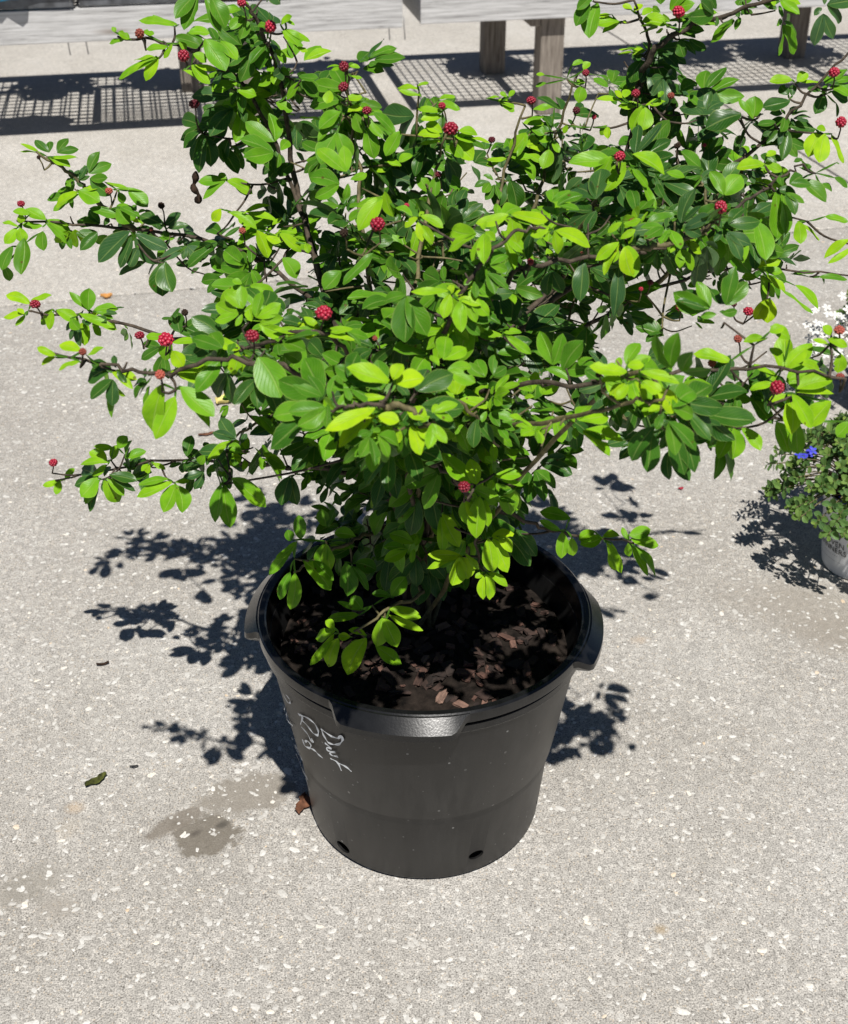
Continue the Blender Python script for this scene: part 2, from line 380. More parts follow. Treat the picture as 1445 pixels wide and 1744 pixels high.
# ------------------------------------------------------------------ the big nursery pot
HR = .3505
pot = empty('nursery_pot'); tag(pot, 'large black plastic nursery pot with white handwriting holding the red budded shrub', 'plant pot')
prof = [(.150, 0.0), (.164, .002), (.1685, .008), (.1795, .118), (.1815, .124), (.1815, .132), (.1850, .138), (.2150, .318),
        (.2100, .318), (.1770, .130), (.1655, .012), (.150, .010)]
v, f = lathe(prof, 128, True)
wall = link('wall', mesh('wall', v, f, True), M['black'], pot)
cut = bmesh.new()
def pot_hit(px, py):
    """where the pixel's ray meets the cone of the pot wall"""
    d = ray(px, py); k0, k1 = .1672, (.2150 - .1672) / .318
    best = None
    for tt in np.linspace(1.0, 2.6, 3200):
        P = CAM + d * tt
        if math.hypot(P[0], P[1]) <= k0 + k1 * P[2]: best = P; break
    return best
holes = [pot_hit(586, 1452), pot_hit(812, 1457)]
angs = [math.atan2(h[1], h[0]) for h in holes]
for a, zz, sc in [(angs[0], holes[0][2], 1.0), (angs[1], holes[1][2], .9)] + [(angs[1] + k * .87, holes[1][2], .9) for k in range(1, 6)]:
    m = Matrix.Rotation(a, 4, 'Z') @ Matrix.Translation((.17, 0, max(zz, .024))) @ Matrix.Rotation(math.pi / 2, 4, 'Y') @ Matrix.Diagonal((sc * .8, sc * 1.1, 1, 1))
    bmesh.ops.create_cone(cut, cap_ends=True, segments=16, radius1=.0115, radius2=.0115, depth=.06, matrix=m)
cu = link('cutter', bm_mesh('cutter', cut))
md = wall.modifiers.new('holes', 'BOOLEAN'); md.operation = 'DIFFERENCE'; md.object = cu; md.solver = 'EXACT'
dg = bpy.context.evaluated_depsgraph_get(); me2 = bpy.data.meshes.new_from_object(wall.evaluated_get(dg)); wall.modifiers.clear(); wall.data = me2
bpy.data.objects.remove(cu, do_unlink=True)
if not wall.data.materials: wall.data.materials.append(M['black'])
for p in wall.data.polygons: p.use_smooth = True
try: wall.data.set_sharp_from_angle(angle=R(35))
except Exception: pass
rp = [(.2140, .3165), (.2196, .3135), (.2208, .3155), (.2208, .3250), (.2192, .3262), (.2150, .3268), (.2150, .3312), (.2238, .3318), (.2264, .3345), (.2267, .3370), (.2260, .3480), (.2235, .3505),
      (.2160, .3505), (.2138, .3485), (.2120, .3300), (.2105, .3165)]
v, f = lathe(rp, 160, True); rim = link('rim', mesh('rim', v, f, True), M['gloss_black'], pot)
try: rim.data.set_sharp_from_angle(angle=R(28))
except Exception: pass
def lug(a0):
    n = 28; V, F = [], []; half = R(23)
    for i in range(n + 1):
        a = -half + 2 * half * i / n; e = (half - abs(a)) / R(6.5); s = max(0.0, min(1.0, e)); s = s * s * (3 - 2 * s)
        o = .0175 * s; dz = .026 * s
        ring = [(.2225, .3492), (.2264 + o * .06, .3486), (.2264 + o, .3486 - dz * .6), (.2268 + o, .3385 - dz * .55), (.2252 + o, .3372 - dz * .55), (.2125, .3250 - dz * .35)]
        for r_, z_ in ring: V.append((r_ * math.cos(a), r_ * math.sin(a), z_))
    m = 6
    for i in range(n):
        for q in range(m - 1): F.append((i * m + q, (i + 1) * m + q, (i + 1) * m + q + 1, i * m + q + 1))
    F.append(tuple(range(m))); F.append(tuple(n * m + q for q in range(m))[::-1])
    me = mesh('handle_lug', V, F, True)
    try: me.set_sharp_from_angle(angle=R(30))
    except Exception: pass
    return me
lm = lug(0)
for k in range(4):
    o = link('handle_lug', lm, M['gloss_black'], rim); o.rotation_euler = (0, 0, R(-98.5 + 90 * k))
# handwriting: ribbons laid on the wall
def writing(strokes, wd):
    V, F = [], []
    for st in strokes:
        pts = []
        for (x, y) in catmull([(a, b) for a, b in st], 5):
            h = pot_hit(400 + x / 4.8167, 1080 + y / 4.8167)
            if h is not None: pts.append(np.array(h))
        for i in range(len(pts)):
            tdir = pts[min(i + 1, len(pts) - 1)] - pts[max(i - 1, 0)]; nr = np.array([pts[i][0], pts[i][1], -.03]); nr /= np.linalg.norm(nr)
            s = np.cross(nr, tdir); s /= (np.linalg.norm(s) + 1e-9); ww = wd * (.75 + .4 * math.sin(i * .9 + len(st))) * .5
            off = nr * .0012
            V += [pts[i] + s * ww + off, pts[i] - s * ww + off]
        b = len(V) - 2 * len(pts)
        for i in range(len(pts) - 1): F.append((b + 2 * i, b + 2 * i + 1, b + 2 * i + 3, b + 2 * i + 2))
    return V, F
HAND = [
 [[(715, 772), (735, 825), (768, 880)], [(712, 772), (790, 828), (855, 852)], [(852, 852), (880, 828), (889, 862), (862, 896), (815, 900), (768, 884)],
  [(745, 888), (795, 930), (762, 926), (772, 952), (826, 962), (788, 968), (804, 990), (850, 1000)], [(790, 1015), (848, 1048), (880, 1115)], [(845, 1048), (915, 1082), (962, 1122)]],
 [[(525, 648), (560, 672), (546, 738)], [(530, 655), (600, 682), (660, 730), (690, 790), (684, 824), (648, 806), (600, 745), (558, 702)],
  [(553, 758), (598, 808), (630, 866), (650, 882), (634, 850)], [(562, 858), (582, 912), (620, 930), (630, 905), (602, 872), (582, 880)], [(622, 930), (662, 950), (692, 982), (728, 1012)]],
 [[(400, 482), (438, 552), (461, 560), (455, 530), (425, 492)], [(392, 560), (416, 602), (406, 640), (430, 662)], [(426, 680), (450, 720), (485, 752), (442, 702), (432, 642)],
  [(450, 800), (482, 862)], [(490, 890), (520, 960), (562, 1032), (530, 962), (502, 902)], [(510, 980), (546, 1062)], [(540, 1060), (606, 1190), (576, 1142), (560, 1102)], [(590, 1180), (622, 1278)]],
]
for w_, st in zip((.0036, .0036, .0024), HAND):
    v, f = writing(st, w_); link('handwriting', mesh('handwriting', v, f), M['ink'], wall)

# soil with bark chips
soil = empty('potting_soil', (0, 0, 0)); tag(soil, 'dark potting soil with bark chips filling the black nursery pot', 'soil')
bm = bmesh.new(); NR = 26; ring = []
ZS = .290
c0 = bm.verts.new((0, 0, ZS + .012))
for i in range(1, NR + 1):
    rr = .1975 * i / NR; row = []
    for k in range(72):
        a = 2 * math.pi * k / 72; x, y = rr * math.cos(a), rr * math.sin(a)
        z = ZS + .012 * (1 - (i / NR) ** 2) + .010 * mnoise.noise(Vector((x * 22, y * 22, 0))) + .006 * mnoise.noise(Vector((x * 70, y * 70, 3)))
        row.append(bm.verts.new((x, y, z)))
    ring.append(row)
for k in range(72):
    bm.faces.new((c0, ring[0][k], ring[0][(k + 1) % 72]))
    for i in range(NR - 1): bm.faces.new((ring[i][k], ring[i + 1][k], ring[i + 1][(k + 1) % 72], ring[i][(k + 1) % 72]))
link('soil_surface', bm_mesh('soil_surface', bm, True), M['soil'], soil)
chips = []
for k in range(7):
    bm = bmesh.new(); bmesh.ops.create_cube(bm, size=1)
    bmesh.ops.subdivide_edges(bm, edges=bm.edges[:], cuts=1, use_grid_fill=True)
    sx, sy, sz = rng.uniform(.7, 1.3), rng.uniform(.4, .75), rng.uniform(.16, .3)
    for v in bm.verts:
        j = Vector((rng.uniform(-.13, .13), rng.uniform(-.13, .13), rng.uniform(-.1, .1))); v.co = Vector(((v.co.x + j.x) * sx, (v.co.y + j.y) * sy, (v.co.z + j.z) * sz)) * .022
    me = bm_mesh('bark_chip', bm); me.materials.append(M['chip']); chips.append(me)
for k in range(290):
    a = rng.uniform(0, 6.283); rr = .188 * math.sqrt(rng.random())
    o = link('bark_chip', chips[k % 7], None, soil); s = rng.choice((.35, .5, .6, .75, .95)) * rng.uniform(.85, 1.15)
    x, y = rr * math.cos(a), rr * math.sin(a)
    z = ZS + .012 * (1 - (rr / .1975) ** 2) + .010 * mnoise.noise(Vector((x * 22, y * 22, 0)))
    o.location = (x, y, z + .003); o.scale = (s, s, s); o.rotation_euler = (rng.gauss(0, .3), rng.gauss(0, .3), rng.uniform(0, 6.28))

# ------------------------------------------------------------------ leaf shapes
NU, NV = 9, 4
TT = np.linspace(0, 1, NU + 1)
PW = np.interp(TT, [0, .07, .2, .36, .52, .68, .82, .92, .97, 1], [.05, .34, .64, .87, 1.0, .96, .74, .45, .25, .04])
LF = [(i * (NV + 1) + j, (i + 1) * (NV + 1) + j, (i + 1) * (NV + 1) + j + 1, i * (NV + 1) + j + 1) for i in range(NU) for j in range(NV)]
LF = np.array(LF); LN = (NU + 1) * (NV + 1)
LUV = np.array([(j / NV, i / NU) for i in range(NU + 1) for j in range(NV + 1)])
nr = np.random.default_rng(11)
def nz(v): return v / (np.linalg.norm(v) + 1e-12)
def leaflet(base, tip, normal, width, side=0, curl=None, fold=None):
    L = np.linalg.norm(tip - base); t_ = nz(tip - base); n_ = nz(normal - t_ * (normal @ t_)); b_ = np.cross(n_, t_)
    curl = nr.uniform(-.05, .26) if curl is None else curl; fold = nr.uniform(.08, .42) if fold is None else fold
    asym = 1 + .13 * (side if side else nr.choice([-1, 1])); bend = nr.uniform(-.07, .07); ph = nr.uniform(0, 6.28); amp = nr.uniform(.008, .04)
    blunt = nr.uniform(-.06, .06); notch = -1
    out = np.empty((LN, 3)); k = 0
    bite = nr.random() < .07; bt = nr.uniform(.45, .85); bs = nr.choice([-1, 1])
    for i in range(NU + 1):
        t0 = TT[i]; wv = PW[i] * (1 + blunt * (t0 - .5) * 2)
        for j in range(NV + 1):
            s = (j / NV - .5) * 2; sw = s * width * .5 * wv * (asym if s > 0 else 2 - asym)
            if bite and s == bs and abs(t0 - bt) < .09: sw *= .62
            zz = fold * abs(sw) - curl * L * (t0 ** 2 - .35 * t0) + amp * L * math.sin(t0 * 9 + ph + s) * abs(s)
            out[k] = base + t_ * L * t0 + b_ * (sw + bend * L * math.sin(math.pi * t0)) + n_ * zz; k += 1
    return out
class LeafMesh:
    def __init__(s): s.v, s.f, s.uv, s.age, s.rnd, s.n = [], [], [], [], [], 0
    def add(s, verts, age, rnd=None):
        s.v.append(verts); s.f.append(LF + s.n); s.uv.append(LUV); s.n += LN
        s.age.append(np.full(LN, float(np.clip(age, 0, 1)))); s.rnd.append(np.full(LN, nr.random() if rnd is None else rnd))
    def build(s, name):
        me = bpy.data.meshes.new(name); V = np.concatenate(s.v); F = np.concatenate(s.f); U = np.concatenate(s.uv)
        me.vertices.add(len(V)); me.vertices.foreach_set('co', V.ravel())
        me.loops.add(F.size); me.loops.foreach_set('vertex_index', F.ravel().astype(np.int32))
        me.polygons.add(len(F)); me.polygons.foreach_set('loop_start', np.arange(0, F.size, 4, dtype=np.int32))
        me.update(calc_edges=True); me.polygons.foreach_set('use_smooth', np.ones(len(F), bool))
        ul = me.uv_layers.new(name='UVMap'); ul.data.foreach_set('uv', U[F.ravel()].ravel().astype(np.float32))
        for nm, arr in (('age', s.age), ('rnd', s.rnd)):
            at_ = me.attributes.new(nm, 'FLOAT', 'POINT'); at_.data.foreach_set('value', np.concatenate(arr).astype(np.float32))
        return me
def compound(age, sc=1.0, small=False):
    """one leaf: two pinnae, each with a pair of end leaflets and a smaller inner one; grows along +X, faces +Z"""
    out = []
    for s in (-1, 1):
        a = s * nr.uniform(.35, .75); o = np.array([.016, 0, 0]) * sc; d = np.array([math.cos(a), math.sin(a), nr.uniform(-.25, .15)]); nd = o + d * nr.uniform(.010, .022) * sc
        for k, (da, ln) in enumerate(((.34, .050), (-.36, .048), (s * 1.25, .026))):
            if k == 2 and nr.random() < .3: continue
            g = a + da * nr.uniform(.75, 1.25); L = ln * sc * nr.uniform(.82, 1.18)
            dr = np.array([math.cos(g), math.sin(g), nr.uniform(-.45, .10)])
            b = nd if k < 2 else o + d * .006 * sc
            nn = np.array([nr.uniform(-.25, .25), nr.uniform(-.35, .35), 1.0])
            out.append((leaflet(b, b + nz(dr) * L, nn, L * nr.uniform(.42, .54), side=1 if da > 0 else -1), np.clip(age + nr.normal(0, .06), 0, 1)))
    return out

# ------------------------------------------------------------------ the shrub
shrub = empty('powder_puff_shrub', (0, 0, .29)); tag(shrub, 'bushy green shrub with round red flower buds growing in the big black nursery pot', 'shrub')
SO = np.array([0, 0, .29])      # parts are modelled in world space, shrub empty stands on the soil
def part(name, me, mat=None):
    o = link(name, me, mat, shrub); o.matrix_parent_inverse = Matrix.Translation(-Vector(SO)); return o
T0 = np.array([-.012, .03, .285]); 
def dep(px, py, y):
    b = .15 * max(0., 1 - ((px - 722) / 560) ** 2) * max(0., 1 - ((py - 600) / 300) ** 2)
    return y - b * min(1., max(0., (y + .5) / .3))
def A(p): return at(p[0], p[1], dep(*p))
BR = [  # pixel x, pixel y, distance behind the pot axis
 [(640, 760, 0.05), (560, 520, 0.12), (500, 330, 0.15), (420, 150, 0.12), (310, 80, 0.1), (200, 62, 0.08)],
 [(560, 520, 0.12), (505, 320, 0.16), (480, 150, 0.12), (445, 50, 0.1), (405, -10, 0.08)],
 [(660, 700, 0.05), (630, 480, 0.05), (605, 260, 0.04), (586, 105, 0.02)],
 [(690, 720, 0.03), (705, 500, 0.05), (735, 320, 0.05), (762, 222, 0.03)],
 [(720, 700, 0.05), (820, 470, 0.15), (850, 330, 0.18), (895, 180, 0.18)],
 [(740, 690, 0.08), (880, 420, 0.22), (935, 270, 0.25), (985, 125, 0.25)],
 [(740, 680, 0.05), (960, 470, 0.15), (1050, 310, 0.2), (1085, 170, 0.18), (1105, 75, 0.15), (1080, 0, 0.12)],
 [(1085, 170, 0.18), (1110, 92, 0.14), (1170, 50, 0.13), (1310, 2, 0.1), (1400, -20, 0.08)],
 [(760, 690, 0.02), (980, 480, 0.08), (1180, 330, 0.1), (1255, 277, 0.1), (1350, 190, 0.1), (1450, 85, 0.1)],
 [(760, 640, -0.05), (860, 480, -0.1), (910, 452, -0.12), (1020, 436, -0.12), (1150, 416, -0.12), (1240, 365, -0.12), (1310, 315, -0.12), (1368, 280, -0.1)],
 [(760, 680, 0.08), (930, 600, 0.2), (1100, 500, 0.28), (1260, 455, 0.32), (1450, 470, 0.36)],
 [(760, 700, -0.05), (880, 660, -0.18), (1050, 650, -0.33), (1250, 625, -0.33), (1440, 645, -0.35)],
 [(770, 730, -0.05), (920, 720, -0.3), (1060, 690, -0.45), (1130, 680, -0.49)],
 [(640, 690, 0.08), (560, 540, 0.18), (400, 425, 0.22), (200, 388, 0.22), (30, 376, 0.2)],
 [(230, 392, 0.22), (170, 345, 0.22), (130, 305, 0.21), (62, 258, 0.2)],
 [(640, 720, 0.02), (540, 610, 0.04), (390, 590, 0.05), (170, 545, 0.05), (55, 530, 0.05)],
 [(650, 740, -0.06), (540, 650, -0.2), (400, 610, -0.32), (270, 638, -0.33), (170, 620, -0.33), (85, 600, -0.33)],
 [(680, 760, -0.05), (660, 720, -0.3), (655, 690, -0.45), (600, 690, -0.46), (565, 700, -0.46)],
 [(655, 690, -0.45), (700, 700, -0.46), (745, 735, -0.46)],
 [(650, 830, 0.03), (560, 800, 0.08), (430, 790, 0.12), (280, 785, .2), (95, 818, .25)],
 [(700, 850, 0), (800, 850, -0.07), (880, 880, -0.08), (955, 907, -0.07), (1080, 925, -0.06)],
 [(705, 985, 0), (720, 1010, -0.07), (655, 1040, -0.14), (590, 1085, -0.17)],
 [(700, 820, -0.02), (740, 790, -0.15), (790, 835, -0.2), (810, 880, -0.2), (815, 960, -0.19)],
 [(665, 900, 0.02), (620, 915, -0.03), (560, 940, -0.07), (500, 975, -0.08)],
 [(670, 720, 0), (620, 640, -0.12), (552, 565, -0.2), (430, 590, -0.22), (400, 600, -0.22)],
 [(1020, 436, -0.12), (1120, 420, -0.15), (1200, 395, -0.17), (1228, 368, -0.18)],
 [(960, 470, 0.15), (1010, 350, 0.02), (1056, 280, -0.05)],
 [(1100, 500, 0.28), (1160, 440, 0.1), (1200, 360, 0.05), (1195, 300, 0.05)],
 [(700, 700, -0.1), (760, 560, -0.15), (800, 480, -0.18), (870, 400, -0.2), (930, 390, -0.2)],
 [(720, 760, -0.08), (770, 690, -0.18), (800, 700, -0.2), (850, 760, -0.2)],
 [(660, 780, 0.1), (560, 720, 0.15), (480, 700, 0.12), (380, 760, 0.05)],
 [(740, 640, 0.15), (760, 480, 0.3), (740, 340, 0.35)],
 [(900, 640, 0.2), (960, 560, 0.3), (1010, 420, 0.33)],
 [(1050, 650, -0.33), (1150, 690, -0.38), (1200, 740, -0.45)],
]
paths = []; bsam = []; bid = []
for bi, b in enumerate(BR):
    P = [A(p) for p in b]
    if bi not in (7, 14, 18, 25, 26, 27, 1): P = [T0 + np.array([rng.uniform(-.02, .02), rng.uniform(-.015, .015), 0]), T0 * .55 + P[0] * .45 + np.array([0, 0, .03])] + P
    C = catmull(P, 7); paths.append(C)
    for i, c in enumerate(C): bsam.append(c); bid.append((bi, i / len(C)))
bsam = np.array(bsam)
tw = [Tubes() for _ in BR]
for bi, C in enumerate(paths):
    n = len(C); r0 = .0033 if len(BR[bi]) > 3 else .0026
    if bi in (9, 11, 12, 16, 17, 24, 28, 29, 33): r0 = .0023
    if bi in (18, 25, 26, 27): r0 = .0026
    # slight knobbly wander
    pts = [c + (nr.normal(0, .0016, 3) if 0 < i < n - 1 else 0) for i, c in enumerate(C)]
    tw[bi].add(pts, [r0 * (1 - i / n) ** .8 + .0011 for i in range(n)], 6)
# crooked main stems
trunk = Tubes()
for k in range(3):
    a = k * 2.1; p = [T0 + np.array([.012 * math.cos(a), .012 * math.sin(a), -.012]), T0 + np.array([.02 * math.cos(a), .02 * math.sin(a), .10]), T0 + np.array([.05 * math.cos(a), .05 * math.sin(a), .24])]
    C = catmull(p, 8); trunk.add(C, [.0115 - .005 * i / len(C) for i in range(len(C))], 8)
part('trunk', trunk.mesh('trunk'), M['bark'])
net = [p for p in bsam]; netb = [b for b, _ in bid]; NETA = np.array(net)
def connect(P, rad=.0011):
    global NETA
    d = np.linalg.norm(NETA - P, axis=1) + np.maximum(0, NETA[:, 2] - P[2]) * .6
    i = int(np.argmin(d)); Q = NETA[i]; b = netb[i]; L = np.linalg.norm(P - Q)
    mid = (P + Q) / 2 + np.array([0, 0, -.07 * L]) + nr.normal(0, .05 * L, 3)
    C = catmull([Q, mid, P], 4); tw[b].add(C, [rad * 1.5 - rad * .5 * k / 8 for k in range(9)], 5)
    NETA = np.vstack([NETA, C[3], C[5], P]); netb.extend([b, b, b]); return b
